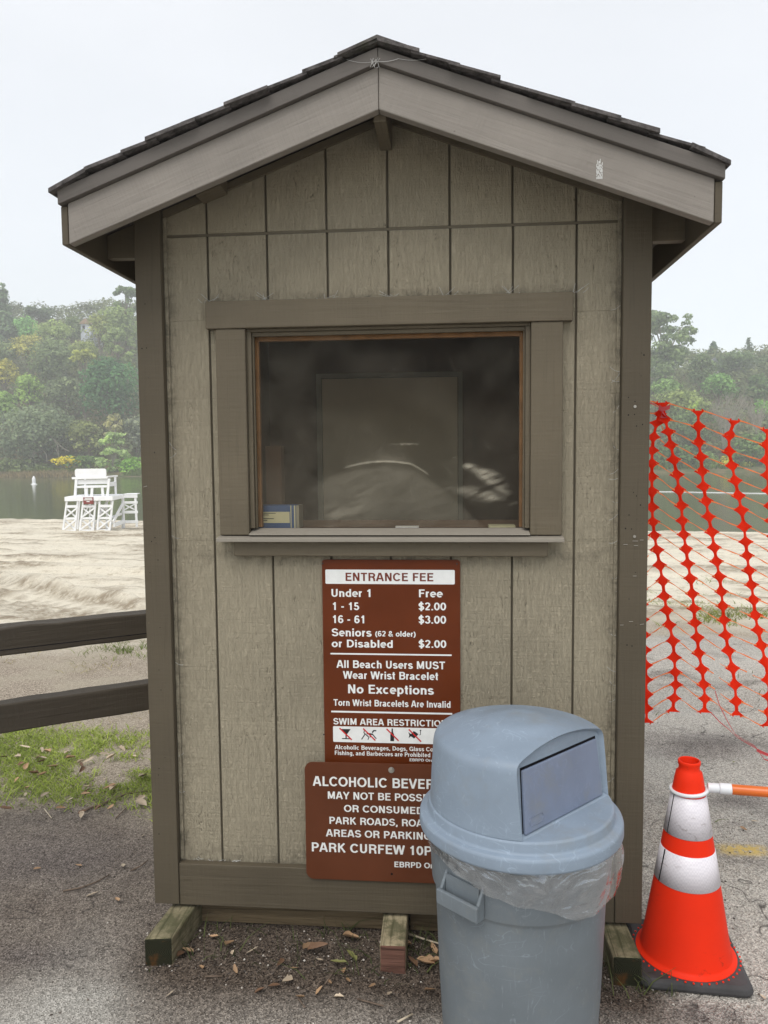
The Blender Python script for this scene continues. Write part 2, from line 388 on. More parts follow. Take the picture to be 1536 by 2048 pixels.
M['tape'] = m_net('pink_flagging_plastic', (0.70, 0.13, 0.14, 1))
M['chair'] = simple('white_chair_paint', (0.82, 0.83, 0.84, 1), 0.5, 0.3, 5, 0.05)
M['web'] = simple('pale_cobweb', (0.55, 0.55, 0.53, 1), 0.8)
# ------------------------------------------------------------------ terrain
SEA = -1.30
def yshore(x): return 28.6 - 0.21 * x
def hillf(x): return 0.24 + 0.19 * (1 - sstep(-50, 15, x))
def terrain(x, y):
    x = np.asarray(x, float); y = np.asarray(y, float)
    ys = yshore(x)
    t = np.clip((y - 4.5) / (ys - 4.5), 0, 10)
    near = -1.30 * (0.25 * np.minimum(t, 1) ** 2 + 0.75 * np.minimum(t, 1)) - 0.10 * np.maximum(y - ys, 0)
    near = np.maximum(near, -3.2)
    yb = 117 + 1.6 * (vnoise(x * 0.08 + 40, x * 0 + 3) - 0.5) * 2
    far = SEA + (y - yb) * 0.35
    far = np.where(y > yb + 2, SEA + 0.7 + (y - yb - 2) * 0.10, far)
    far = far + np.maximum(y - 123, 0) * hillf(x) * sstep(123, 135, y)
    far = np.minimum(far, -3 + 88 * hillf(x) + 0.02 * y)
    z = np.where(y > 80, np.maximum(far, -3.2), near)
    return z
def masks(x, y):
    """sand, asphalt, grass-soil weights of the ground (kinds of surface, not light)"""
    wob = (fbm(x * 1.3, y * 1.3) - 0.5) * 1.6
    wob2 = (fbm(x * 5 + 9, y * 5) - 0.5) * 0.5
    right = sstep(0.3, 1.2, x)
    y_as = 0.75 + 4.1 * right
    asph = 1 - sstep(-0.25, 0.25, y - y_as - wob * 0.5 - wob2)
    sand_edge = 3.9 + 1.7 * right
    sand = sstep(-0.8, 0.9, y - sand_edge - wob)
    return sand, asph
def ground():
    def lines(lo, hi, step, glo, ghi, gr=1.07):
        a = list(np.arange(lo, hi + 1e-6, step)); d = step
        while a[-1] < ghi: d *= gr; a.append(a[-1] + d)
        d = step
        while a[0] > glo: d *= gr; a.insert(0, a[0] - d)
        return np.array(a)
    xs = lines(-3.2, 3.2, 0.022, -300, 300, 1.055)
    y1 = np.arange(-1.4, 5.0, 0.022); y2 = np.arange(5.0, 12, 0.04); y3 = np.arange(12, 34, 0.1)
    y4 = [34.0]; d = 0.12
    while y4[-1] < 112: d *= 1.12; d = min(d, 4); y4.append(y4[-1] + d)
    y5 = np.arange(114, 124, 0.5); y6 = np.arange(125, 300, 4.0)
    yb = [-1.4]; d = 0.022
    while yb[-1] > -70: d *= 1.12; yb.append(yb[-1] - d)
    ys = np.unique(np.concatenate([yb, y1, y2, y3, y4, y5, y6]))
    X, Y = np.meshgrid(xs, ys)
    Z = terrain(X, Y); sand, asph = masks(X, Y)
    near = (Y < 60)
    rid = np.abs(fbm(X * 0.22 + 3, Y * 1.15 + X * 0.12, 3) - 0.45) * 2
    rid2 = fbm(X * 1.6, Y * 3.2, 4) - 0.5
    Z = Z + near * sand * ((0.42 * (0.3 - np.minimum(rid, 0.3)) + 0.05 * rid2 + 0.07 * (fbm(X * 4.5, Y * 6, 3) - .5)) * sstep(4, 9, Y))
    # tyre track with tread and a berm running into the beach on the left
    p0 = np.array([-7.6, 8.6]); dr = np.array([0.80, -0.60]); rx = X - p0[0]; ry = Y - p0[1]
    al = rx * dr[0] + ry * dr[1]; ac = -rx * dr[1] + ry * dr[0]
    win = sstep(-3.5, -2, al) * (1 - sstep(4.5, 6, al)) * near
    Z = Z + win * (0.17 * np.exp(-((ac - 0.35 + 0.12 * (fbm(al * 1.5, al * 0) - .5)) / 0.12) ** 2) - 0.07 * np.exp(-((ac + 0.35) / 0.35) ** 4) * (0.6 + 0.5 * np.sin(al * 22 + ac * 3)))
    furrow_shade = near * np.clip(sstep(0.16, 0.02, rid) * sstep(0.42, 0.6, fbm(X * .35 + 2, Y * .8)) + 0.8 * sstep(0.56, 0.68, fbm(X * 1.1 + 31, Y * 4.5, 4)) + 0.9 * win * sstep(0.1, 0.7, np.sin(al * 22 + ac * 3 + 5 * fbm(al * 2, ac * 2))) * np.exp(-((ac + 0.35) / 0.38) ** 4) + win * np.exp(-((ac - 0.22) / 0.06) ** 2), 0, 1)  # where ridges, tread and berm edge get painted shade
    nz = fbm(X * 7, Y * 7, 4) - 0.5; n2 = fbm(X * 28, Y * 28, 3) - 0.5
    soil = near * (1 - sand) * (1 - asph)
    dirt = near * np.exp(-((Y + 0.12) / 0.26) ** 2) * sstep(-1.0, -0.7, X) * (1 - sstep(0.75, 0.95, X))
    Z = Z + near * ((0.010 * nz + 0.004 * n2) * (asph * 0.6 + soil * 2.2 + sand * 1.5) + dirt * (0.020 * nz + 0.014 * n2))
    nx, ny = len(xs), len(ys)
    V = np.stack([X.ravel(), Y.ravel(), Z.ravel()], 1)
    i = np.arange(nx * ny).reshape(ny, nx)
    Q = np.stack([i[:-1, :-1].ravel(), i[:-1, 1:].ravel(), i[1:, 1:].ravel(), i[1:, :-1].ravel()], 1)
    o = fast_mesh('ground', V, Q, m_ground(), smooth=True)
    for nm, w in (('sand', sand), ('asph', asph), ('dirt', np.clip(dirt * 1.4, 0, 1)), ('earth', sstep(0.3, -0.9, X) * sstep(-0.75, -0.1, Y + 0.25 * fbm(X * 3, Y * 3))), ('pale', np.clip(np.exp(-((X + 0.98 + 0.25 * (Y + .4)) / 0.16) ** 2 - ((Y + 0.42) / 0.26) ** 2) * 1.6 * fbm(X * 6, Y * 6) + 0.75 * sstep(-0.12, -0.42, Y + 0.2 * fbm(X * 4, Y * 4)) * sstep(-0.55, -1.0, X), 0, 1) + sstep(1.2, 2.2, X + 0.3 * Y) * sstep(0.45, 0.6, fbm(X * 1.1 + 5, Y * 1.1)) * 0.7), ('damp', np.clip(sum(np.exp(-((X - p_.x - .25 * (Y - p_.y)) / a_) ** 2 - ((Y - p_.y) / b_) ** 2) for p_, a_, b_ in ((at_z(1390, 1490, 0), .42, .22), (at_z(130, 1710, 0), .40, .20), (at_z(1480, 1600, 0), .2, .1), (at_z(60, 1910, 0), .16, .07), (at_z(1420, 2035, 0), .2, .04))) * (0.4 + 1.2 * fbm(X * 3.5, Y * 3.5)) * near, 0, 1)), ('furrow_shade', furrow_shade), ('yel', np.exp(-((X - 1.42) / 0.10) ** 4 - ((Y - 0.70) / 0.045) ** 4) * near), ('far', (Y > 80) * 1.0)):
        a = o.data.attributes.new(nm, 'FLOAT', 'POINT'); a.data.foreach_set('value', w.astype(np.float32).ravel())
    return tag(o, kind='structure')
def m_ground():
    s = NT('beach_and_asphalt_ground', 0.95, 0.12)
    at = lambda n: s.n('ShaderNodeAttribute', attribute_name=n).outputs['Fac']
    fine = s.noise(300, None, 3, 0.7); mid = s.noise(40, None, 5, 0.65); big = s.noise(2.2, None, 5, 0.6)
    vo = s.n('ShaderNodeTexVoronoi', Scale=190.0); s.t.links.new(s.tc.outputs['Object'], vo.inputs['Vector'])
    vc = s.ramp(vo.outputs['Color'], (0.15, 0), (0.5, 0.42), (0.9, 1))
    vo2 = s.n('ShaderNodeTexVoronoi', Scale=85.0); s.t.links.new(s.tc.outputs['Object'], vo2.inputs['Vector'])
    # asphalt: dark binder, exposed pale aggregate and sandy grit
    as_ = s.mix(vc, (0.19, 0.172, 0.152, 1), (0.64, 0.60, 0.54, 1))
    as_ = s.mix(s.ramp(mid, (0.40, 0), (0.62, 0.7)), as_, s.mix(vc, (0.24, 0.215, 0.18, 1), (0.70, 0.64, 0.56, 1)))
    patch = s.ramp(s.noise(1.25, None, 5, 0.62, 0.6), (0.40, 0), (0.58, 1))
    as_ = s.mix(s.math('MULTIPLY', patch, 0.6), as_, s.mix(vc, (0.32, 0.30, 0.27, 1), (0.74, 0.70, 0.63, 1)))
    stain = s.ramp(s.noise(1.7, s.coord((1, 1.4, 1)), 4, 0.6, 0.5), (0.54, 0), (0.66, 1))
    as_ = s.mix(s.math('MULTIPLY', stain, 0.6), as_, s.mix(vc, (0.04, 0.034, 0.032, 1), (0.24, 0.21, 0.19, 1)))
    as_ = s.mix(s.math('MULTIPLY', s.ramp(fine, (0.62, 0), (0.70, 1)), 0.35), as_, (0.70, 0.67, 0.61, 1))
    as_ = s.mix(s.math('MULTIPLY', s.ramp(fine, (0.32, 1), (0.40, 0)), 0.45), as_, (0.05, 0.042, 0.04, 1))
    # grey repair patches and the brown earthy left side
    as_ = s.mix(s.math('MULTIPLY', at('earth'), 0.85), as_, s.mix(s.ramp(s.noise(7, None, 5, 0.7), (0.35, 0), (0.65, 1)), s.mix(vc, (0.05, 0.038, 0.031, 1), (0.19, 0.155, 0.128, 1)), s.mix(vc, (0.08, 0.065, 0.053, 1), (0.30, 0.25, 0.205, 1))))
    as_ = s.mix(s.math('MULTIPLY', at('pale'), 0.75), as_, s.mix(vc, (0.30, 0.29, 0.26, 1), (0.62, 0.60, 0.55, 1)))
    ck = s.ramp(s.math('ABSOLUTE', s.math('SUBTRACT', s.noise(1.0, None, 5, 0.55, 0.4), 0.5)), (0.0, 1), (0.0042, 0))
    as_ = s.mix(s.math('MULTIPLY', s.math('MULTIPLY', ck, s.ramp(s.noise(2.6, None, 2), (0.45, 0), (0.55, 1))), 0.85), as_, (0.035, 0.03, 0.028, 1))
    as_ = s.mix(s.math('MULTIPLY', at('damp'), 0.7), as_, s.mix(vc, (0.045, 0.038, 0.036, 1), (0.22, 0.19, 0.18, 1)))
    as_ = s.mix(s.math('MULTIPLY', at('yel'), s.ramp(mid, (0.36, 0), (0.5, 1))), as_, (0.62, 0.45, 0.14, 1))
    # damp dark soil under and before the booth
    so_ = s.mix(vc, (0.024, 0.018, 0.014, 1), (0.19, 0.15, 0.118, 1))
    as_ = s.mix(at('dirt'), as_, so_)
    # soil between
    sl_ = s.mix(vc, (0.16, 0.13, 0.10, 1), (0.58, 0.50, 0.40, 1))
    sl_ = s.mix(s.ramp(big, (0.45, 0), (0.6, 0.5)), sl_, (0.42, 0.375, 0.29, 1))
    # sand
    sa_ = s.mix(s.ramp(mid, (0.3, 0), (0.7, 1)), (0.62, 0.57, 0.46, 1), (0.79, 0.74, 0.62, 1))
    sa_ = s.mix(s.ramp(big, (0.40, 0), (0.62, 0.6)), sa_, (0.70, 0.645, 0.525, 1))
    sa_ = s.mix(s.math('MULTIPLY', s.ramp(fine, (0.28, 1), (0.42, 0)), 0.5), sa_, (0.26, 0.205, 0.14, 1))
    sa_ = s.mix(s.math('MULTIPLY', at('furrow_shade'), s.ramp(s.noise(9, None, 5, 0.7), (0.30, 0), (0.55, 0.9))), sa_, (0.25, 0.20, 0.14, 1))  # shade of the ruts and tracks painted as darker sand
    sa_ = s.mix(s.ramp(s.noise(14, s.coord((0.35, 1, 1)), 6, 0.8), (0.53, 0), (0.66, 0.75)), sa_, (0.36, 0.295, 0.205, 1))
    c = s.mix(at('asph'), sl_, as_)
    c = s.mix(at('sand'), c, sa_)
    fr = s.mix(s.ramp(s.noise(0.6, None, 4), (0.4, 0), (0.6, 1)), (0.07, 0.085, 0.03, 1), (0.16, 0.13, 0.07, 1))
    c = s.mix(at('far'), c, fr)
    h = s.math('ADD', s.math('MULTIPLY', vo.outputs['Distance'], 0.8), s.math('ADD', s.math('MULTIPLY', mid, 1.2), s.math('MULTIPLY', vo2.outputs['Distance'], 0.7)))
    return s.fin(c, s.bump(h, 0.7, 0.012))
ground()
def water():
    s = NT('olive_lake_water', 0.12, 0.5)
    s.b.inputs['IOR'].default_value = 1.33
    n1 = s.noise(1, s.coord((0.9, 3.2, 1)), 4, 0.6); big = s.noise(1, s.coord((0.03, 0.12, 1)), 3)
    c = s.mix(s.ramp(big, (0.35, 0), (0.65, 1)), (0.070, 0.078, 0.032, 1), (0.10, 0.105, 0.05, 1))
    s.fin(c, s.bump(n1, 0.10, 0.05))
    b = MB(); xs = np.linspace(-280, 280, 15); ys = np.linspace(20, 121, 6)
    b.add([(x, y, SEA) for y in ys for x in xs], [(j * 15 + i, j * 15 + i + 1, (j + 1) * 15 + i + 1, (j + 1) * 15 + i) for j in range(5) for i in range(14)])
    return tag(b.build('water', s.m), kind='structure')
water()

# ------------------------------------------------------------------ ticket booth
XC, HW, PT = -0.0268, 0.8444, 0.3715
OH = 0.2585; GX0, GS = -0.6318, 0.2032
def roofz(x, z0): return z0 - PT * abs(x - XC)
booth = empty('ticket_booth', (XC, 0.8, 0), 'tan wooden ticket booth with brown trim and a shingled gable roof', 'booth')
def booth_build():
    B = booth
    # siding: vertical boards between grooves, with a level joint line and a window opening
    ZJ = 2.432; wx0, wx1, wz0, wz1 = -0.535, 0.475, 1.40, 2.15
    xl, xr = XC - 0.80, XC + 0.80
    ed = [xl] + [GX0 + GS * j for j in range(7)] + [xr]
    mb = MB(); g = 0.0037
    for i in range(8):
        a = ed[i] + (g if i else 0); b = ed[i + 1] - (g if i < 7 else 0)
        def strip(x0, x1, z0, z1):
            if x1 - x0 > 1e-4 and z1 - z0 > 1e-4: mb.box(x0, x1, 0.0, 0.012, z0, z1)
        lo, hi = max(a, wx0), min(b, wx1)
        strip(a, b, 0.12, wz0); strip(a, b, wz1, ZJ - 0.005)
        if hi > lo: strip(a, lo, wz0, wz1); strip(hi, b, wz0, wz1)
        else: strip(a, b, wz0, wz1)
        # gable piece above the joint, top cut on the roof slope
        a2, b2 = a - 0.002, b - 0.002
        xs = [a2, b2] if not (a2 < XC < b2) else [a2, XC, b2]
        poly = [(a2, ZJ + 0.005), (b2, ZJ + 0.005)] + [(x, roofz(x, 2.80)) for x in reversed(xs)]
        mb.prism(poly, 0.0015, 0.012)
    mb.build('siding', M['siding'], B, bevel=0.0015, segs=1)
    bk = MB(); bk.cur = 0
    bk.box(xl, wx0, 0.0125, 0.022, 0.12, wz1); bk.box(wx1, xr, 0.0125, 0.022, 0.12, wz1); bk.box(wx0, wx1, 0.0125, 0.022, 0.12, wz0)
    bk.prism([(xl, wz1), (xr, wz1), (xr, roofz(xr, 2.80)), (XC, 2.80), (xl, roofz(xl, 2.80))], 0.0125, 0.022)
    bk.box(xl, xr, 0.0035, 0.0123, ZJ - 0.0045, ZJ + 0.0045)
    bk.build('siding_backing', M['groove'], B)
    # side and rear walls
    for sx, nm in ((-1, 'side_wall'), (1, 'side_wall')):
        w = MB(); x = XC + sx * 0.81
        edy = [0.03 + GS * j for j in range(9)]
        for j in range(8): w.box(x - 0.012, x + 0.012, edy[j] + 0.004, edy[j + 1] - 0.004, 0.12, roofz(x, 2.80))
        w.box(x - 0.008, x + 0.004, 0.024, 1.66, 0.12, roofz(x, 2.80))
        w.build(nm, M['siding'], B)
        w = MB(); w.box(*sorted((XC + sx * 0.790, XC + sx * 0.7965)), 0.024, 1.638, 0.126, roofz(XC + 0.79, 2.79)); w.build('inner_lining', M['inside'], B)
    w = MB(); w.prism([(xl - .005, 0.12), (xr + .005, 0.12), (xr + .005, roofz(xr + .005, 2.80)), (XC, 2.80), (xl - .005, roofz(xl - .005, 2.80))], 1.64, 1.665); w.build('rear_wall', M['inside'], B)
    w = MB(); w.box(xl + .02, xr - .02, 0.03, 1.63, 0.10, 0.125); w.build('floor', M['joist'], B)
    # corner boards
    for sx in (-1, 1):
        b = MB(); x1 = XC + sx * HW; x0 = x1 - sx * 0.089
        zt = min(roofz(x0, 2.775), roofz(x1, 2.775))
        b.prism([(min(x0, x1), 0.108), (max(x0, x1), 0.108), (max(x0, x1), roofz(max(x0, x1), 2.800)), (min(x0, x1), roofz(min(x0, x1), 2.800))], -0.036, -0.002)
        b.build('corner_board', M['trim_z'], B, bevel=0.003)
        b = MB(); b.box(*sorted((x1 - sx * 0.0205, x1 - sx * 0.0008)), 0.0, 0.09, 0.110, zt - 0.03); b.build('corner_board', M['trim_z'], B, bevel=0.003)
        b = MB(); xa = x0 - sx * 0.013
        b.box(*sorted((xa, x0 - sx * 0.0005)), -0.010, -0.0008, 0.262, roofz(xa, 2.790)); b.build('corner_bead', M['siding'], B, bevel=0.002)
    b = MB(); b.box(XC - HW + 0.0895, XC + HW - 0.0895, -0.030, -0.002, 0.104, 0.256); b.build('bottom_board', M['trim_x'], B, bevel=0.003)
    # frieze strips along the rake
    for sx in (-1, 1):
        b = MB(); xo = XC + sx * 0.752; xi = XC + sx * 0.022
        b.prism([(xi, roofz(xi, 2.792)), (xo, roofz(xo, 2.792)), (xo, roofz(xo, 2.768)), (xi, roofz(xi, 2.768))], -0.014, -0.0015)
        b.build('frieze_strip', M['trim_win'], B)
    # window
    T = MB(); T.box(-0.634, 0.573, -0.036, -0.002, 2.116, 2.207); win = T.build('window', M['trim_win'], B, bevel=0.003)
    for x0, x1 in ((-0.603, -0.502), (0.441, 0.543)):
        b = MB(); b.box(x0, x1, -0.030, -0.002, 1.423, 2.1155); b.build('casing', M['trim_win_z'], win, bevel=0.003)
    b = MB(); b.hexa([(-0.608, -0.062, 1.403), (0.548, -0.062, 1.403), (0.548, -0.002, 1.411), (-0.608, -0.002, 1.411), (-0.608, -0.062, 1.416), (0.548, -0.062, 1.416), (0.548, -0.002, 1.4225), (-0.608, -0.002, 1.4225)])
    b.hexa([(-0.5015, -0.040, 1.4235), (0.4405, -0.040, 1.4235), (0.4405, 0.030, 1.430), (-0.5015, 0.030, 1.430), (-0.5015, -0.040, 1.4275), (0.4405, -0.040, 1.4275), (0.4405, 0.030, 1.4435), (-0.5015, 0.030, 1.4435)])
    b.build('sill', M['sill'], win, bevel=0.003)
    b = MB(); b.box(-0.556, 0.499, -0.034, -0.002, 1.352, 1.4025); b.build('apron', M['trim_win'], win, bevel=0.004)
    # reveal (painted) and inner bare wood stop
    b = MB()
    b.box(-0.5015, -0.486, -0.012, 0.036, 1.445, 2.106); b.box(0.425, 0.4405, -0.012, 0.036, 1.445, 2.106); b.box(-0.5015, 0.4405, -0.012, 0.036, 2.1065, 2.1155)
    b.box(-0.4855, 0.4245, 0.0, 0.012, 2.093, 2.106); b.box(-0.4855, -0.4795, 0.0, 0.012, 1.445, 2.0925); b.box(0.4185, 0.4245, 0.0, 0.012, 1.445, 2.0925)
    b.build('frame', M['trim_win_z'], win, bevel=0.001, segs=1)
    b = MB(); b.box(-0.4855, -0.470, 0.026, 0.045, 1.446, 2.105); b.box(0.4095, 0.4245, 0.026, 0.045, 1.446, 2.105); b.box(-0.4695, 0.409, 0.026, 0.045, 2.080, 2.105)
    b.build('stop', M['bare_wood'], win)
    # dusty film plus a painted hazy reflection, stored on a fine grid
    nx, nz = 300, 220; gx = np.linspace(-0.484, 0.423, nx); gz = np.linspace(1.4455, 2.105, nz)
    X, Z = np.meshgrid(gx, gz)
    n1 = fbm(X * 9, Z * 9, 5); n2 = fbm(X * 60 + 5, Z * 60, 3); st = fbm(X * 14 + Z * 10, (Z - X * .35) * 70, 4)
    film = 0.008 + 0.045 * sstep(1.95, 1.5, Z) + 0.10 * np.clip(n1 - 0.40, 0, 1) + 0.02 * n2 + 0.05 * sstep(0.2, -0.45, X) * fbm(X * 22, Z * 22, 5)
    arc = 1.668 - 1.1 * (X + 0.045) ** 2 - 0.35 * np.maximum(X - 0.05, 0)
    below = sstep(0.0, -0.035, Z - arc) * sstep(-0.34, -0.20, X) * (1 - sstep(0.30, 0.42, X))
    film += below * (0.10 + 0.16 * (st - 0.4)) * (0.6 + 0.45 * sstep(1.45, 1.62, Z))  # grey veil painted in as the hazy reflection
    e = Z - arc
    film += 0.50 * np.exp(-((e - 0.001) / 0.0028) ** 2) * sstep(-0.19, -0.15, X) * (1 - sstep(0.09, 0.115, X)) * (0.6 + 0.6 * n2)
    film += 0.25 * np.exp(-np.maximum(e, 0) / 0.018) * (e > 0) * np.exp(-((X + 0.04) / 0.08) ** 2) * (0.3 + 1.3 * n2)
    for (cx, cz, ax, az, am, sl_) in ((0.275, 1.640, 0.07, 0.010, 0.40, -0.32), (0.30, 1.615, 0.065, 0.012, 0.30, -0.45), (0.33, 1.585, 0.05, 0.012, 0.3, -0.6), (0.25, 1.563, 0.08, 0.02, 0.22, -0.2), (0.33, 1.545, 0.06, 0.014, 0.25, -0.25), (-0.18, 1.50, 0.09, 0.035, 0.12, 0.6)):
        dz = Z - cz - sl_ * (X - cx)
        film += am * np.exp(-((X - cx) / ax) ** 4 - (dz / az) ** 2) * np.clip(st * 3.2 - 1.05, 0, 1.3)
    scr = np.exp(-((Z - 1.727) / 0.003) ** 2) * (np.abs(X - 0.025) < 0.048) * (0.25 + 0.7 * (fbm(X * 160, Z * 100, 2) > 0.5))
    film += 0.35 * scr
    rr = _rs.rand(400, 3)
    for a, b_, c_ in rr[:70]:
        ix, iz = int(a * (nx - 2)), int(b_ * (nz - 2)); film[iz, ix] += 0.08 + 0.3 * c_ ** 2
    for a, b_, c_ in rr[260:285]:                      # long hairline scratches
        x0, z0 = gx[int(a * (nx - 1))], gz[int(b_ * (nz - 1))]; an = c_ * 3.1; L = 0.03 + 0.05 * ((a * 7) % 1)
        for t in np.linspace(0, L, 40):
            ix = int((x0 + t * math.cos(an) - gx[0]) / (gx[1] - gx[0])); iz = int((z0 + t * math.sin(an) + 2 * t * t - gz[0]) / (gz[1] - gz[0]))
            if 0 <= ix < nx and 0 <= iz < nz: film[iz, ix] += 0.028
    i = np.arange(nx * nz).reshape(nz, nx)
    Q = np.stack([i[:-1, :-1].ravel(), i[:-1, 1:].ravel(), i[1:, 1:].ravel(), i[1:, :-1].ravel()], 1)
    V = np.stack([X.ravel(), np.full(X.size, 0.022), Z.ravel()], 1) - np.array(B.location)
    s = NT('dusty_window_glass'); at = s.n('ShaderNodeAttribute', attribute_name='dust_reflection').outputs['Fac']
    tr = s.n('ShaderNodeBsdfTransparent', Color=(0.90, 0.87, 0.81, 1)); gl = s.n('ShaderNodeBsdfGlossy', Roughness=0.06, Color=(0.8, 0.8, 0.8, 1)); df = s.n('ShaderNodeBsdfDiffuse', Color=(0.46, 0.42, 0.33, 1))
    fr = s.n('ShaderNodeFresnel', IOR=1.14)
    a1 = s.n('ShaderNodeMixShader'); s.put(a1.inputs[0], fr.outputs[0]); s.t.links.new(tr.outputs[0], a1.inputs[1]); s.t.links.new(gl.outputs[0], a1.inputs[2])
    a2 = s.n('ShaderNodeMixShader'); s.put(a2.inputs[0], at); s.t.links.new(a1.outputs[0], a2.inputs[1]); s.t.links.new(df.outputs[0], a2.inputs[2]); s.t.links.new(a2.outputs[0], s.out.inputs['Surface'])
    gp = fast_mesh('glass_pane', V, Q, s.m)
    a = gp.data.attributes.new('dust_reflection', 'FLOAT', 'POINT'); a.data.foreach_set('value', np.clip(film, 0, 0.95).astype(np.float32).ravel())
    gp.parent = win
    # interior: door seen through the glass, shelf, post
    d = MB(); d.box(-0.516, 0.219, 1.600, 1.632, 0.13, 2.108); door = d.build('interior_door', M['door_in'], B, bevel=0.003)
    d = MB(); d.box(-0.545, -0.519, 1.592, 1.636, 0.13, 2.135); d.box(0.222, 0.246, 1.592, 1.636, 0.13, 2.135); d.box(-0.5185, 0.2215, 1.592, 1.636, 2.111, 2.135); d.build('door_frame', M['door_frame'], door)
    d = MB(); d.box(0.255, 0.30, 1.60, 1.636, 0.13, 2.0); d.build('wall_stud', M['inside'], B)
    d = MB(); d.box(-0.62, -0.585, 0.30, 0.36, 0.13, 1.752); d.build('wall_stud', M['door_frame'], B, label='pale green upright inside the window')
    d = MB(); d.box(-0.53, -0.47, 0.34, 0.40, 0.13, 1.73); d.build('wall_stud', M['inside'], B, label='bare timber upright inside the window')
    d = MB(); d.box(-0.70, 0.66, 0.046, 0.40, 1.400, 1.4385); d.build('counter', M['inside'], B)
    # barge boards, shadow boards, eave fascias
    for sx in (-1, 1):
        al = math.atan(PT) * sx
        fr_ = Matrix.Translation((XC, -OH, 2.75)) @ Matrix.Rotation(al, 4, 'Y')
        b = MB(); xo = XC + sx * 0.9576; xi = XC + sx * 0.0006
        b.prism([(xi, 2.70), (xo, roofz(xo, 2.70)), (xo, roofz(xo, 2.8225)), (xi, 2.8225)], -OH, -OH + 0.036)
        b.build('barge_board', M['barge'], B, frame=fr_, bevel=0.003)
        b = MB(); xo = XC + sx * 0.981
        b.prism([(xi, 2.8235), (xo, roofz(xo, 2.8235)), (xo, roofz(xo, 2.867)), (xi, 2.867)], -OH - 0.017, -OH + 0.036)
        b.build('shadow_board', M['shadow_board'], B, frame=fr_, bevel=0.002)
        b = MB(); x0, x1 = sorted((XC + sx * 0.959, XC + sx * 0.980)); b.box(x0, x1, -OH - 0.001, 1.92, roofz(XC + 0.958, 2.70) - 0.002, roofz(XC + 0.98, 2.822))
        b.build('eave_fascia', M['trim_y'], B, bevel=0.003)
        # roof deck seen from below and the lookout blocks
        b = MB(); xo = XC + sx * 0.9585
        b.prism([(xi, 2.803), (xo, roofz(xo, 2.803)), (xo, roofz(xo, 2.821)), (xi, 2.821)], -OH + 0.0365, 1.92)
        b.build('soffit', M['soffit'], B)
        b = MB(); x0, x1 = sorted((XC + sx * (HW + 0.001), XC + sx * 0.9588))
        b.prism([(x0, 2.368), (x1, 2.368), (x1, roofz(x1, 2.801)), (x0, roofz(x0, 2.801))], 0.012, 0.05)
        b.build('rafter_tail', M['trim_win'], B, bevel=0.002)
    b = MB(); b.box(XC - 0.019, XC + 0.019, -OH + 0.0365, -0.0005, 2.681, 2.80); b.build('ridge_beam', M['trim_win'], B, bevel=0.002)
    b = MB(); xa, xb = -0.635, -0.553
    b.hexa([(xa, -0.10, roofz(xa, 2.752)), (xb, -0.10, roofz(xb, 2.752)), (xb, -0.016, roofz(xb, 2.752)), (xa, -0.016, roofz(xa, 2.752)), (xa, -0.10, roofz(xa, 2.80)), (xb, -0.10, roofz(xb, 2.80)), (xb, -0.016, roofz(xb, 2.80)), (xa, -0.016, roofz(xa, 2.80))])
    b.build('lookout_block', M['trim_win'], B, bevel=0.003)
    # shingles: overlapping courses, ragged gable edge
    rs = random.Random(3); b = MB(); sl2 = 0.388
    for sx in (-1, 1):
        n = 9; L = 1.007
        for k in range(n):
            d0 = k * L / n - 0.015; d1 = (k + 1) * L / n + 0.012
            y = -OH - 0.034
            while y < 1.98:
                wdt = rs.uniform(0.09, 0.19); y2 = min(y + wdt, 2.0); j = rs.uniform(-.012, .014) if y < -.2 else 0
                e0 = d0 + rs.uniform(-.006, .006); e1 = d1 + rs.uniform(-.028, .022)
                lift0 = 0.004; lift1 = 0.013 + rs.uniform(0, .006); th = rs.uniform(0.006, 0.013)
                zz = lambda d, up: 2.872 - (PT if d < 0.95 else PT + 0.02) * max(d, 0) + up
                P = []
                for up in (0, th):
                    for (d, yy, lf) in ((e0, y + j, lift0), (e1, y + j, lift1), (e1, y2 - 0.003, lift1 + rs.uniform(0, .003)), (e0, y2 - 0.003, lift0)):
                        P.append((XC + sx * max(d, 0.0), yy, zz(d, up + lf * 0.6)))
                b.hexa(P); y = y2
    # ridge cap pieces
    for k in range(12):
        y = -OH - 0.038 + k * 0.19; 
        for sx in (-1, 1):
            z0 = 2.882; w_ = 0.115
            b.hexa([(XC, y, z0), (XC + sx * w_, y, z0 - PT * w_), (XC + sx * w_, y + 0.2, z0 - PT * w_ - .006), (XC, y + 0.2, z0 - .006), (XC, y, z0 + .009), (XC + sx * w_, y, z0 - PT * w_ + .008), (XC + sx * w_, y + 0.2, z0 - PT * w_), (XC, y + 0.2, z0 + .001)])
    b.build('shingle_roof', M['shingle'], B)
    # skids and rim joist
    for x, w_, yf, m, lab, rz in ((-0.795, 0.092, -0.205, 'skid', 'mossy green skid end', 6), (-0.012, 0.086, -0.185, 'skid_dry', 'reddish cut skid end', -1), (0.738, 0.09, -0.19, 'skid', 'dark mossy skid end', -3)):
        b = MB(); c, s_ = math.cos(R_(rz)), math.sin(R_(rz))
        def q(u, y, z): return (x + u * c - (y - yf) * -s_ * 1.0, yf + (y - yf) * c + u * s_, z)
        h = 0.096
        P = [q(-w_ / 2, yf, -0.02), q(w_ / 2, yf, -0.02), q(w_ / 2, 1.6, -0.02), q(-w_ / 2, 1.6, -0.02), q(-w_ / 2, yf, h - .006), q(w_ / 2, yf, h - .004), q(w_ / 2, 1.6, h), q(-w_ / 2, 1.6, h)]
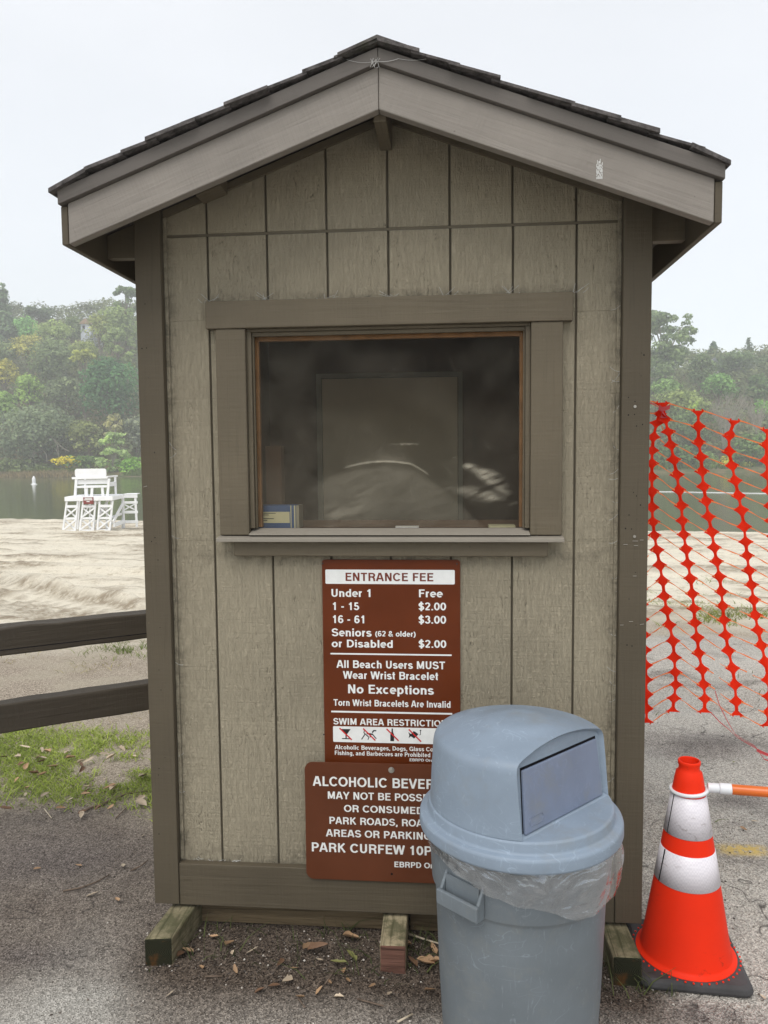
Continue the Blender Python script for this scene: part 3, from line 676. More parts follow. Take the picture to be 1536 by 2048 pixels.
        b.v = [tuple(p) for p in P]; b.f = [(0, 3, 2, 1), (4, 5, 6, 7), (1, 2, 6, 5), (2, 3, 7, 6), (3, 0, 4, 7), (0, 1, 5, 4)]; b.m = [0] * 5 + [1]
        fr_ = Matrix.Translation((x, yf, 0.045))
        b.build('skid', [M[m], M['endred'] if m == 'skid_dry' else M['endgrain']], B, frame=fr_, bevel=0.006, label=lab)
    b = MB(); b.box(XC - 0.70, XC - 0.03, 0.035, 0.075, 0.004, 0.102); b.box(XC + 0.06, XC + 0.70, 0.035, 0.075, 0.004, 0.102); b.build('rim_joist', M['joist'], B, bevel=0.003)
    # screws and staples on the right corner board
    for (u, v) in ((1270, 813), (1269, 1073)):
        b = MB(); p = at_y(u, v, -0.0365); b.lathe([(0.0, -0.0), (0.0042, 0.0), (0.0048, 0.001), (0.0048, 0.002)], n=10)
        k = len(b.v) - 40
        for t in range(k, len(b.v)): x, y, z = b.v[t]; b.v[t] = (p.x + x, p.y - 0.002 + z, p.z + y)
        b.build('screw', M['steel'], B)
    for (u, v, u2, v2) in ((1265, 1082, 1276, 1082), (1280, 1080, 1287, 1080), (1247, 1089, 1255, 1089), (1268, 1091, 1276, 1091), (1266, 1152, 1273, 1152), (1240, 1250, 1247, 1250), (1258, 1243, 1266, 1243), (1280, 1249, 1288, 1248), (287, 974, 294, 972)):
        p = at_y(u, v, -0.0375); q_ = at_y(u2, v2, -0.0375); b = MB(); b.beam(p, q_, 0.0013, 0.0013); b.build('staple', M['steel'], B)
    rs = random.Random(11)                       # old nail holes
    def hole(u, v, r):
        p = at_y(u, v, -0.0364); k = 8
        b = MB(); b.add([(p.x + r * math.cos(t * .785), p.y, p.z + r * math.sin(t * .785)) for t in range(k)], [tuple(range(k))]); b.build('nail_hole', M['void'], B)
    for (u, v) in ((1257, 795), (1270, 803), (1257, 830), (1269, 829), (1273, 852), (1285, 849), (1267, 985), (1273, 992), (1258, 1030), (1281, 1010), (1271, 1145), (1258, 1198), (1272, 1250), (1254, 1290), (1264, 1292), (1283, 706), (1288, 710), (1251, 1057), (1263, 1058), (310, 1075), (300, 1145), (312, 1086), (316, 1120), (320, 1255), (318, 1340), (322, 1380), (330, 1515), (318, 1537), (317, 1550), (284, 697), (293, 696), (309, 905), (303, 1083), (318, 1668), (290, 608)):
        hole(u, v, rs.uniform(0.0014, 0.0026))
    b = MB(); p = at_y(1199, 335, -OH - 0.0008)              # bare scratched patch on the barge board
    rs = random.Random(4)
    for k in range(9):
        o = (k - 4) * 0.0020; z = p.z - 0.032
        while z < p.z + 0.004 + 0.016 * rs.random():
            l = rs.uniform(.004, .014); b.box(p.x + o - .0006, p.x + o + .0005, p.y - .0003, p.y + .0006, z, z + l); z += l + rs.uniform(.001, .006)
    b.build('bare_patch', M['vinyl'], B)
    # cobwebs: fine sagging threads
    b = MB(); rs = random.Random(5)
    def thread(p, q, sag, r=0.0005):
        p = Vector(p); q = Vector(q); b.tube([p.lerp(q, t / 6) + Vector((0, -0.001, -sag * math.sin(math.pi * t / 6))) for t in range(7)], r, 4)
    yw = -OH - 0.019
    thread((XC - 0.005, yw, 2.826), (XC + 0.06, yw, 2.830), 0.004, .0008); thread((XC + 0.06, yw, 2.830), (XC + 0.14, yw, 2.825), 0.004); thread((XC - 0.005, yw, 2.826), (XC - 0.09, yw, 2.835), 0.006)
    for t in range(8): thread((XC - 0.01 + rs.uniform(-.012, .012), yw - .002, 2.823 + rs.uniform(-.02, .01)), (XC - 0.005 + rs.uniform(-.015, .012), yw - .002, 2.825 + rs.uniform(-.02, .012)), 0.002, .0006)
    for j in range(7):
        x = GX0 + GS * j
        for t in range(5): thread((x + rs.uniform(-.03, .03), -0.003, 2.209), (x + rs.uniform(-.04, .04), -0.003, 2.209 + rs.uniform(.004, .03)), 0.002)
    for t in range(26):
        z = rs.uniform(0.3, 2.2); sx = rs.choice((-1, 1)); x = XC + sx * 0.752
        thread((x, -0.012, z), (x - sx * rs.uniform(.005, .03), -0.002, z + rs.uniform(-.03, .02)), 0.004)
    for t in range(10): thread((-0.66 + rs.uniform(-.1, .1), -0.003, 0.262), (-0.66 + rs.uniform(-.12, .12), -0.004, 0.255 - rs.uniform(-.015, .05)), 0.004)
    tag(b.build('cobweb', M['web'], B), kind='stuff')
s_ = None
M['sill'] = paint_board('worn_sill_paint', (0.26, 0.235, 0.195, 1), 'x', grain=0.6)
booth_build()

# ------------------------------------------------------------------ lettering
# a plain bold grotesque alphabet drawn as strokes (cap height 1)
def _arc(cx, cy, rx, ry, a0, a1, n=None):
    n = n or max(4, int(abs(a1 - a0) / 13)); return [(cx + rx * math.cos(R_(a0 + (a1 - a0) * k / n)), cy + ry * math.sin(R_(a0 + (a1 - a0) * k / n))) for k in range(n + 1)]
def _glyphs():
    A = _arc; t = 0.083; G = {}
    G['A'] = (.74, [[(.085, 0), (.335, 1)], [(.655, 0), (.405, 1)], [(.20, .30), (.54, .30)]])
    G['B'] = (.72, [[(.16, 0), (.16, 1)], [(.2, 1 - t), (.40, 1 - t)] + A(.42, .728, .175, .19, 85, -85) + [(.2, .535)], [(.4, .535)] + A(.43, .31, .195, .227, 80, -88) + [(.2, t)]])
    G['C'] = (.76, [A(.40, .5, .29, .42, 38, 322)])
    G['D'] = (.76, [[(.16, 0), (.16, 1)], [(.2, 1 - t), (.34, 1 - t)] + A(.36, .5, .29, .417, 85, -85) + [(.2, t)]])
    G['E'] = (.66, [[(.16, 0), (.16, 1)], [(.2, 1 - t), (.61, 1 - t)], [(.2, .53), (.57, .53)], [(.2, t), (.62, t)]])
    G['F'] = (.62, [[(.16, 0), (.16, 1)], [(.2, 1 - t), (.59, 1 - t)], [(.2, .51), (.53, .51)]])
    G['G'] = (.80, [A(.41, .5, .30, .42, 40, 350), [(.44, .44), (.71, .44)], [(.69, .46), (.69, 0.0)]])
    G['H'] = (.74, [[(.16, 0), (.16, 1)], [(.58, 0), (.58, 1)], [(.2, .53), (.55, .53)]])
    G['I'] = (.32, [[(.16, 0), (.16, 1)]])
    G['K'] = (.74, [[(.16, 0), (.16, 1)], [(.61, 1), (.2, .46)], [(.31, .60), (.65, 0)]])
    G['L'] = (.60, [[(.16, 0), (.16, 1)], [(.2, t), (.57, t)]])
    G['M'] = (.88, [[(.15, 0), (.15, 1)], [(.73, 0), (.73, 1)], [(.17, 1), (.44, .08)], [(.71, 1), (.44, .08)]])
    G['N'] = (.76, [[(.16, 0), (.16, 1)], [(.60, 0), (.60, 1)], [(.17, 1), (.59, 0)]])
    G['O'] = (.80, [A(.40, .5, .305, .42, 90, 450, 28)])
    G['P'] = (.68, [[(.16, 0), (.16, 1)], [(.2, 1 - t), (.38, 1 - t)] + A(.40, .69, .19, .227, 85, -85) + [(.2, .46)]])
    G['R'] = (.74, [[(.16, 0), (.16, 1)], [(.2, 1 - t), (.40, 1 - t)] + A(.42, .705, .19, .21, 85, -85) + [(.2, .495)], [(.40, .49), (.52, .44), (.585, .30), (.60, .10), (.64, 0)]])
    G['S'] = (.68, [A(.335, .715, .215, .205, 12, 262) + A(.345, .29, .235, .21, 82, -170)])
    G['T'] = (.64, [[(.32, 0), (.32, .95)], [(.03, 1 - t), (.61, 1 - t)]])
    G['U'] = (.74, [[(.16, 1), (.16, .36)] + A(.37, .34, .21, .265, 180, 360) + [(.58, .36), (.58, 1)]])
    G['V'] = (.68, [[(.075, 1), (.335, 0)], [(.605, 1), (.345, 0)]])
    G['W'] = (.98, [[(.07, 1), (.26, 0)], [(.465, 1), (.275, 0)], [(.515, 1), (.705, 0)], [(.91, 1), (.72, 0)]])
    G['Y'] = (.68, [[(.07, 1), (.34, .42)], [(.61, 1), (.34, .42)], [(.34, .46), (.34, 0)]])
    o = lambda x: A(x, .36, .205, .285, 90, 450, 22)
    G['o'] = (.62, [o(.31)])
    G['a'] = (.58, [A(.27, .52, .17, .125, 170, 60) + [(.42, .55), (.42, .16), (.49, .03)], [(.42, .40), (.26, .37)] + A(.245, .205, .15, .13, 100, 340)])
    G['b'] = (.62, [[(.14, 0), (.14, 1)], A(.31, .36, .19, .285, 140, -140)])
    G['d'] = (.62, [[(.48, 0), (.48, 1)], A(.31, .36, .19, .285, 40, 320)])
    G['p'] = (.62, [[(.14, .72), (.14, -.27)], A(.31, .36, .19, .285, 140, -140)])
    G['g'] = (.62, [[(.48, .72), (.48, .0)] + A(.30, -.04, .18, .16, 0, -150), A(.31, .36, .19, .285, 40, 320)])
    G['c'] = (.56, [A(.30, .36, .195, .285, 50, 310)])
    G['e'] = (.58, [[(.12, .36), (.48, .36)] + A(.295, .36, .19, .285, 0, 312)])
    G['f'] = (.36, [[(.17, 0), (.17, .80)] + A(.29, .80, .12, .13, 180, 95), [(.03, .65), (.33, .65)]])
    G['h'] = (.60, [[(.14, 0), (.14, 1)], A(.30, .46, .16, .18, 170, 0) + [(.46, .44), (.46, 0)]])
    G['n'] = (.60, [[(.14, 0), (.14, .73)], A(.30, .46, .16, .18, 170, 0) + [(.46, .44), (.46, 0)]])
    G['u'] = (.60, [[(.46, .73), (.46, 0)], [(.14, .73), (.14, .28)] + A(.30, .26, .16, .18, 180, 350)])
    G['i'] = (.28, [[(.14, 0), (.14, .73)], [(.14, .83), (.14, 1)]])
    G['l'] = (.28, [[(.14, 0), (.14, 1)]])
    G['r'] = (.40, [[(.14, 0), (.14, .73)], A(.31, .42, .17, .22, 170, 80)])
    G['s'] = (.54, [A(.265, .51, .155, .135, 15, 255) + A(.275, .205, .175, .135, 75, -165)])
    G['t'] = (.36, [[(.17, .95), (.17, .16)] + A(.27, .16, .10, .10, 180, 275), [(.03, .65), (.32, .65)]])
    G['v'] = (.54, [[(.07, .72), (.265, 0)], [(.47, .72), (.275, 0)]])
    G['w'] = (.80, [[(.07, .72), (.22, 0)], [(.385, .72), (.235, 0)], [(.415, .72), (.565, 0)], [(.73, .72), (.58, 0)]])
    G['x'] = (.56, [[(.07, .72), (.49, 0)], [(.49, .72), (.07, 0)]])
    G['0'] = (.60, [A(.30, .5, .20, .42, 90, 450, 26)])
    G['1'] = (.60, [[(.34, 0), (.34, 1)], [(.13, .74), (.26, .78), (.34, .92)]])
    G['2'] = (.60, [A(.295, .70, .19, .22, 165, -38) + [(.12, t)], [(.10, t), (.50, t)]])
    G['3'] = (.60, [A(.29, .725, .175, .195, 160, -80), A(.295, .30, .195, .22, 82, -165)])
    G['5'] = (.60, [[(.47, 1 - t), (.18, 1 - t), (.145, .50)], [(.145, .50)] + A(.29, .32, .205, .24, 125, -165)])
    G['6'] = (.60, [A(.305, .32, .19, .24, 90, 450, 22), [(.115, .34), (.125, .58)] + A(.32, .60, .195, .32, 165, 40)])
    G['$'] = (.60, [A(.295, .70, .18, .19, 12, 262) + A(.305, .29, .20, .20, 82, -170), [(.30, -.12), (.30, 1.1)]])
    G['.'] = (.28, [[(.14, 0), (.14, .17)]]); G[','] = (.28, [[(.14, .17), (.14, .0), (.09, -.14)]])
    G['-'] = (.40, [[(.06, .40), (.34, .40)]]); G['('] = (.36, [A(.52, .38, .40, .64, 124, 236)]); G[')'] = (.36, [A(-.16, .38, .40, .64, 56, -56)])
    G['&'] = (.74, [[(.66, 0), (.22, .62)] + A(.33, .77, .135, .15, 210, -20) + [(.40, .62), (.2, .44)] + A(.29, .25, .19, .18, 140, 300) + [(.52, .18), (.60, .42)]])
    G[' '] = (.30, []); return G
GLY = _glyphs()
def text_obj(body, x0, x1, zb, cap, y, mat, parent, name='lettering', label=None):
    S_ = []; x = 0.0
    for ch in body:
        wd, st = GLY[ch]; S_ += [[(px + x, pz) for px, pz in q] for q in st]; x += wd + 0.015
    hw = 0.083; xs = [p[0] for q in S_ for p in q]; a, c = min(xs) - hw, max(xs) + hw
    kx = (x1 - x0) / (c - a); b = MB()
    for k, q in enumerate(S_):
        n = len(q); vs = []; dy = -0.00002 * (k % 4)
        for i, (px, pz) in enumerate(q):
            def dirn(i0, i1): dx, dz = q[i1][0] - q[i0][0], q[i1][1] - q[i0][1]; L = math.hypot(dx, dz) or 1; return dx / L, dz / L
            d0 = dirn(max(i - 1, 0), i) if i else dirn(0, 1); d1 = dirn(i, i + 1) if i < n - 1 else d0
            mx, mz = -(d0[1] + d1[1]), d0[0] + d1[0]; L = math.hypot(mx, mz) or 1; mx, mz = mx / L, mz / L
            m = min(1.6, 1 / max(0.4, mx * -d0[1] + mz * d0[0])) * hw
            for sg in (1, -1): vs.append((x0 + (px + sg * mx * m - a) * kx, y + dy, zb + (pz + sg * mz * m) * cap))
        b.add(vs, [(2 * i, 2 * i + 1, 2 * i + 3, 2 * i + 2) for i in range(n - 1)])
    return b.build(name, mat, parent, label=label or ('lettering reading ' + body))
def px_text(body, u0, u1, vb, cap, y, mat, parent):
    p = at_y(u0, vb, y); q = at_y(u1, vb, y); t = at_y(u0, vb - cap, y)
    return text_obj(body, p.x, q.x, p.z, t.z - p.z, y, mat, parent)
def rrect(x0, x1, z0, z1, r, n=6):
    out = []
    for cx, cz, a0 in ((x1 - r, z1 - r, 0), (x0 + r, z1 - r, 90), (x0 + r, z0 + r, 180), (x1 - r, z0 + r, 270)):
        for k in range(n + 1):
            a = R_(a0 + 90 * k / n); out.append((cx + r * math.cos(a), cz + r * math.sin(a)))
    return out
def flat(poly, y, name, mat, parent, label=None):
    b = MB(); b.prism(poly, y, y + 0.0004); return b.build(name, mat, parent, label=label)
def fee_sign():
    root = empty('entrance_fee_sign', (-0.022, -0.008, 0.9), 'tall reddish brown sign headed ENTRANCE FEE, screwed to the booth under the window', 'sign')
    ys = -0.0095
    b = MB(); b.prism(rrect(-0.2575, 0.2115, 0.60, 1.3375, 0.010), -0.0080, -0.0015); panel = b.build('panel', M['sign1'], root, bevel=0.0008)
    W = M['vinyl']; y = -0.0084
    def bar(u0, u1, v0, v1, m, r=0.004, yy=y, name='band', lab=None):
        p = at_y(u0, v1, yy); q = at_y(u1, v0, yy); q.z = at_y(u0, v0, yy).z; b = MB(); b.prism(rrect(p.x, q.x, p.z, q.z, min(r, (q.z - p.z) * .49)), yy, yy + 0.0003); return b.build(name, m, root, label=lab)
    bar(651, 909.5, 1139, 1167.5, W, lab='white header band')
    T = lambda s, a, c, vb, cp, m=W, yy=y: px_text(s, a, c, vb, cp, yy, m, root)
    T('ENTRANCE FEE', 691.2, 868.5, 1161.8, 16.4, M['maroon'], y - 0.0005)
    T('Under 1', 663, 741, 1193.5, 15.6); T('Free', 838, 885.5, 1194.4, 15.6)
    T('1 - 15', 664.5, 718.4, 1219.8, 15.4); T('$2.00', 837, 892.2, 1220.4, 15.6)
    T('16 - 61', 664.5, 728.4, 1246, 15.6); T('$3.00', 837, 892.3, 1247, 15.8)
    T('Seniors', 663.5, 743.4, 1272.4, 15.8); T('(62 & older)', 750.5, 831.3, 1272.6, 10.8)
    T('or Disabled', 663.5, 785.5, 1294.2, 15.2); T('$2.00', 837.3, 892.6, 1295.2, 15.4)
    bar(660.9, 903.3, 1305.8, 1308.7, W, .001, name='rule')
    T('All Beach Users MUST', 673, 891.7, 1335.4, 15.2); T('Wear Wrist Bracelet', 685.9, 877.8, 1357.2, 15.2)
    T('No Exceptions', 696.3, 867.8, 1386.4, 17.6); T('Torn Wrist Bracelets Are Invalid', 666, 901, 1411.2, 13.0)
    bar(662.4, 904.5, 1421.3, 1424.6, W, .001, name='rule')
    T('SWIM AREA RESTRICTIONS', 666.8, 906, 1448.8, 12.8)
    bar(666.4, 905, 1452.2, 1483.6, W, .004, lab='white strip of crossed out pictograms')
    T('Alcoholic Beverages, Dogs, Glass Containers,', 669.7, 913, 1498.2, 8.4)
    T('Fishing, and Barbecues are Prohibited', 669.7, 860.5, 1509.6, 8.4)
    T('EBRPD Ordinance', 819.3, 893, 1522.4, 5.6)
    # pictograms (zoomed pixel coordinates 6.4x from 660,1420)
    K, RD = M['black'], M['red']; yk, yr = y - 0.0005, y - 0.0010
    zp = lambda X, Y: (660 + X / 6.4, 1420 + Y / 6.4)
    def poly(pts, yy): return [(lambda p: (p.x, p.z))(at_y(*zp(*t), yy)) for t in pts]
    def icon(shapes, slash, lab):
        b = MB()
        for sh in shapes: b.prism(poly(sh, yk), yk, yk + 0.0003)
        b.build('pictogram', K, root, label=lab)
        (x0, y0), (x1, y1) = slash; dx, dy = x1 - x0, y1 - y0; L = math.hypot(dx, dy); nx, ny = -dy / L * 8, dx / L * 8
        b = MB(); b.prism(poly([(x0 + nx, y0 + ny), (x0 - nx, y0 - ny), (x1 - nx, y1 - ny), (x1 + nx, y1 + ny)], yr), yr, yr + 0.0003); b.build('red_slash', RD, root)
    def seg(x0, y0, x1, y1, w):
        L = math.hypot(x1 - x0, y1 - y0); nx, ny = -(y1 - y0) / L * w, (x1 - x0) / L * w
        return [(x0 + nx, y0 + ny), (x0 - nx, y0 - ny), (x1 - nx, y1 - ny), (x1 + nx, y1 + ny)]
    icon([[(148, 243), (264, 245), (214, 315), (198, 315)], [(198, 312), (214, 312), (214, 364), (198, 364)], [(155, 360), (252, 362), (252, 374), (155, 371)]], ((122, 232), (278, 382)), 'black cocktail glass')
    icon([seg(440, 265, 432, 290, 5), seg(432, 290, 452, 306, 5), seg(450, 305, 404, 376, 6), seg(455, 310, 500, 350, 6), seg(498, 350, 486, 380, 5), seg(470, 300, 545, 312, 9), seg(540, 305, 592, 368, 6), seg(540, 290, 562, 262, 8), seg(556, 262, 592, 266, 7), seg(520, 318, 512, 350, 5)], ((424, 237), (580, 390)), 'black running dog')
    icon([[(788, 236), (805, 236), (807, 285), (820, 315), (820, 398), (772, 398), (772, 315), (786, 285)]], ((724, 242), (878, 395)), 'black bottle')
    icon([[(1002, 285), (1035, 308), (1062, 290), (1065, 270), (1090, 278), (1132, 310), (1105, 338), (1075, 366), (1060, 352), (1035, 336), (1006, 358), (1016, 322)], seg(1158, 268, 1158, 312, 4), seg(1160, 310, 1146, 322, 4), seg(1150, 258, 1166, 268, 4), seg(1166, 256, 1150, 268, 4)], ((1008, 248), (1165, 405)), 'black fish and hook')
    for (u, v) in ((645.5, 1127), (914, 1128), (647.5, 1469)): 
        b = MB(); p = at_y(u, v, y); b.lathe([(0, 0.0008), (0.0022, 0.0006), (0.0028, 0)], n=8)
        for t in range(len(b.v) - 24, len(b.v)): X, Y, Z = b.v[t]; b.v[t] = (p.x + X, p.y - Z, p.z + Y)
        b.build('screw', M['rubber'], root)
fee_sign()
def rule_sign():
    root = empty('park_rules_sign', (-0.02, -0.045, 0.43), 'brown rounded sign about alcoholic beverages and curfew bolted low on the booth', 'sign')
    y0 = -0.0405
    p = at_y(609, 1523.5, y0); q = at_y(609, 1757, y0); x1 = 2 * at_y(783, 1540, y0).x - p.x
    b = MB(); b.prism(rrect(p.x, x1, q.z, p.z, 0.028, 8), y0, y0 + 0.003); b.build('panel', M['sign2'], root, bevel=0.0006)
    y = y0 - 0.0004; W = M['vinyl']
    T = lambda s, a, c, vb, cp: px_text(s, a, c, vb, cp, y, W, root)
    T('ALCOHOLIC BEVERAGES', 625.4, 941, 1571.4, 19.2); T('MAY NOT BE POSSESSED', 655.7, 913, 1597.4, 14.6)
    T('OR CONSUMED ON', 687.9, 884, 1623.6, 14); T('PARK ROADS, ROADSIDE', 659, 910, 1647.6, 14.2)
    T('AREAS OR PARKING LOTS', 651.8, 925, 1672.6, 14.4); T('PARK CURFEW 10PM', 623.8, 884, 1702.6, 18); T('EBRPD Ord.', 788.9, 880, 1734.2, 11.2)
    c = at_y(782.6, 1540, y)
    b = MB(); b.lathe([(0.0, 0.006), (0.0055, 0.006), (0.006, 0.002), (0.010, 0.002), (0.0105, 0.0)], n=16)
    b.v = [(c.x + x, c.y - z, c.z + yy) for x, yy, z in b.v]; b.build('bolt', M['steel'], root)
    c = at_y(783.5, 1748, y); b = MB(); b.add([(c.x + 0.0042 * math.cos(t * .628), c.y - 0.0001, c.z + 0.0042 * math.sin(t * .628)) for t in range(10)], [tuple(range(10))]); b.build('bolt_hole', M['void'], root)
rule_sign()

# ------------------------------------------------------------------ things on the counter
def counter_things():
    z0 = 1.439
    root = empty('cardboard_box', (-0.43, 0.10, z0), 'small blue box with a cream label behind the lower left corner of the window', 'box')
    s = lambda n, c: simple(n, c, 0.6, 0.3, 30, 0.05)
    blue, cream, grey = s('blue_card', (0.035, 0.085, 0.22, 1)), s('cream_label', (0.55, 0.54, 0.36, 1)), s('grey_card', (0.26, 0.25, 0.20, 1))
    b = MB(); b.box(-0.497, -0.358, 0.062, 0.13, z0, z0 + 0.079); b.build('carton', blue, root, bevel=0.001)
    b = MB(); b.box(-0.3575, -0.347, 0.060, 0.13, z0, z0 + 0.0795); b.build('end_flap', grey, root)
    b = MB(); b.box(-0.489, -0.381, 0.0612, 0.0618, z0 + 0.018, z0 + 0.057); b.box(-0.3775, -0.3745, 0.0612, 0.0618, z0, z0 + 0.079); b.box(-0.365, -0.3605, 0.0612, 0.0618, z0, z0 + 0.079); b.build('paper_label', cream, root)
    b = MB()
    for x0, x1, zz in ((-0.484, -0.43, .051), (-0.484, -0.455, .045), (-0.475, -0.437, .032), (-0.484, -0.46, .026)): b.box(x0, x1, 0.0606, 0.0611, z0 + zz, z0 + zz + .0025)
    b.build('print_lines', M['black'], root)
    b = MB(); b.box(-0.01, 0.07, 0.060, 0.085, z0, z0 + 0.006); tag(b.build('paper_strip', M['vinyl']), 'thin white strip lying on the counter behind the middle of the window', 'paper strip')
    b = MB(); b.box(0.31, 0.40, 0.060, 0.12, z0, z0 + 0.008); tag(b.build('note_pad', cream), 'cream note pad on the counter behind the lower right corner of the window', 'note pad')
counter_things()

# ------------------------------------------------------------------ trash can
def trash_can():
    cx, cy = 0.373, -0.440
    root = empty('trash_can', (cx, cy, 0), 'round grey plastic trash can with a blue grey dome lid and push flap', 'trash can')
    b = MB(); b.lathe([(0.0, 0.012), (0.205, 0.012), (0.212, 0.0), (0.219, 0.02), (0.2285, 0.20), (0.2395, 0.479), (0.2450, 0.490), (0.2490, 0.496), (0.2515, 0.54), (0.255, 0.624), (0.260, 0.630), (0.266, 0.636), (0.266, 0.646), (0.258, 0.649), (0.249, 0.639), (0.235, 0.47), (0.21, 0.03), (0.0, 0.025)], (cx, cy, 0), 96)
    b.build('body', M['can'], root, smooth=True).modifiers.new('wn', 'WEIGHTED_NORMAL')
    # two side handles, square loops that stick out from the collar
    def handle(ang):
        c, s = math.cos(ang), math.sin(ang); r0 = 0.247
        def P(r, t, z): return (cx + c * r - s * t, cy + s * r + c * t, z)
        def blk(b, r1, r2, t1, t2, z1, z2, z1b=None, z2b=None):
            z1b = z1 if z1b is None else z1b; z2b = z2 if z2b is None else z2b
            b.hexa([P(r1, t1, z1), P(r2, t1, z1b), P(r2, t2, z1b), P(r1, t2, z1), P(r1, t1, z2), P(r2, t1, z2b), P(r2, t2, z2b), P(r1, t2, z2)])
        b = MB(); hw = 0.068
        blk(b, 0.272, 0.283, -hw, hw, 0.500, 0.541)                       # outer bar
        for t in (-1, 1): blk(b, 0.246, 0.2715, t * hw - 0.007 * t - .0045, t * hw - 0.007 * t + .0045, 0.496, 0.584, 0.496, 0.541)
        blk(b, 0.246, 0.2715, -hw + .013, hw - .013, 0.496, 0.502)
        b.build('handle', M['can'], root, bevel=0.003)
        b = MB(); blk(b, 0.2545, 0.2575, -hw + .013, hw - .013, 0.504, 0.578); b.build('handle_recess', M['can'], root)
        b = MB(); blk(b, 0.262, 0.266, -hw + .012, hw - .012, 0.5025, 0.522); b.build('handle_rib', M['can'], root)
    a = math.atan2(-0.765, -0.645); handle(a); handle(a + math.pi)
    # dome lid: lathe cut by the flap plane
    lip = [(0.257, 0.652), (0.278, 0.646), (0.282, 0.648), (0.2838, 0.654), (0.2833, 0.676), (0.281, 0.683), (0.276, 0.686), (0.267, 0.687), (0.263, 0.689), (0.2605, 0.694), (0.2585, 0.712), (0.256, 0.717), (0.250, 0.719)]
    b = MB(); b.lathe(lip + [(0.10, 0.721), (0.0, 0.721)], (cx, cy, 0), 128)
    b.build('lid_rim', M['dome'], root, smooth=True).modifiers.new('wn', 'WEIGHTED_NORMAL')
    prof = [(0.2535, 0.7195), (0.2530, 0.730), (0.2480, 0.82), (0.2435, 0.882), (0.2415, 0.893), (0.2375, 0.902), (0.231, 0.909), (0.220, 0.9145), (0.18, 0.9275), (0.14, 0.9375), (0.10, 0.944), (0.097, 0.946), (0.06, 0.950), (0.0, 0.952)]
    b = MB(); b.lathe(prof, (cx, cy, 0), 128); b.lathe([(0.2535, 0.7195), (0.0, 0.7195)], (cx, cy, 0), 128)
    o = b.build('dome', M['dome'], root, smooth=True)
    nrm = Vector((0.7245, -0.689, 0.0)).normalized(); tilt = 0.11
    n3 = (nrm + Vector((0, 0, tilt))).normalized(); pt = Vector((nrm.x * 0.163, nrm.y * 0.163, 0.7195))
    me = o.data; bm = bmesh.new(); bm.from_mesh(me)
    bmesh.ops.remove_doubles(bm, verts=bm.verts, dist=1e-5)
    res = bmesh.ops.bisect_plane(bm, geom=bm.verts[:] + bm.edges[:] + bm.faces[:], plane_co=pt, plane_no=n3, clear_outer=True)
    edges = [e for e in bm.edges if e.is_boundary]
    f = bmesh.ops.contextual_create(bm, geom=edges).get('faces', [])
    if not f: f = bmesh.ops.holes_fill(bm, edges=edges, sides=0)['faces']
    # inset the mouth and push it in, so the flap sits inside a hood
    for q in f: q.smooth = False
    r = bmesh.ops.inset_region(bm, faces=[q for q in f if q.is_valid], thickness=0.009, depth=0.0)
    inner = [q for q in f if q.is_valid]
    for v in {v for q in inner for v in q.verts}: v.co -= n3 * 0.012
    for q in r['faces']: q.smooth = False
    bm.to_mesh(me); bm.free()
    o.modifiers.new('es', 'EDGE_SPLIT').split_angle = R_(38)
    # flap panel
    tx = Vector((nrm.y * -1, nrm.x, 0)).normalized(); tx = Vector((0.689, 0.7245, 0)).normalized(); up = n3.cross(tx) * -1
    if up.z < 0: up = -up
    base = Vector((cx, cy, 0)) + pt - n3 * 0.012
    def Q(t, h, d): return base + tx * t + up * h + n3 * d
    fb = [(-0.176, 0.008), (0.172, 0.008), (0.163, 0.168), (-0.166, 0.168)]
    b = MB(); b.add([Q(t, h, 0.0006) for t, h in [(-0.178, 0.010), (0.178, 0.010), (0.170, 0.174), (-0.1675, 0.174)]], [(0, 1, 2, 3)]); b.build('flap_gap', M['void'], root)
    b = MB(); b.hexa([Q(t, h, 0.001) for t, h in fb] + [Q(t, h, 0.009) for t, h in fb]); fl = b.build('flap', M['flap'], root, bevel=0.002)
    b = MB(); cxo, hh = -0.128, 0.034                     # small raised lozenge emblem on the flap
    out = [(-.030, 0), (-.024, .011), (.024, .011), (.030, 0), (.024, -.011), (-.024, -.011)]
    for i in range(6):
        a_, c_ = out[i], out[(i + 1) % 6]; b.beam(Q(cxo + a_[0], hh + a_[1], 0.0095), Q(cxo + c_[0], hh + c_[1], 0.0095), 0.0016, 0.0016)
    eo = b.build('emblem', M['flap'], fl)
    # clear liner folded over the can rim
    lin_ = tag(bag(cx, cy), 'clear plastic liner sagging out below the dome lid of the trash can', 'bin liner')
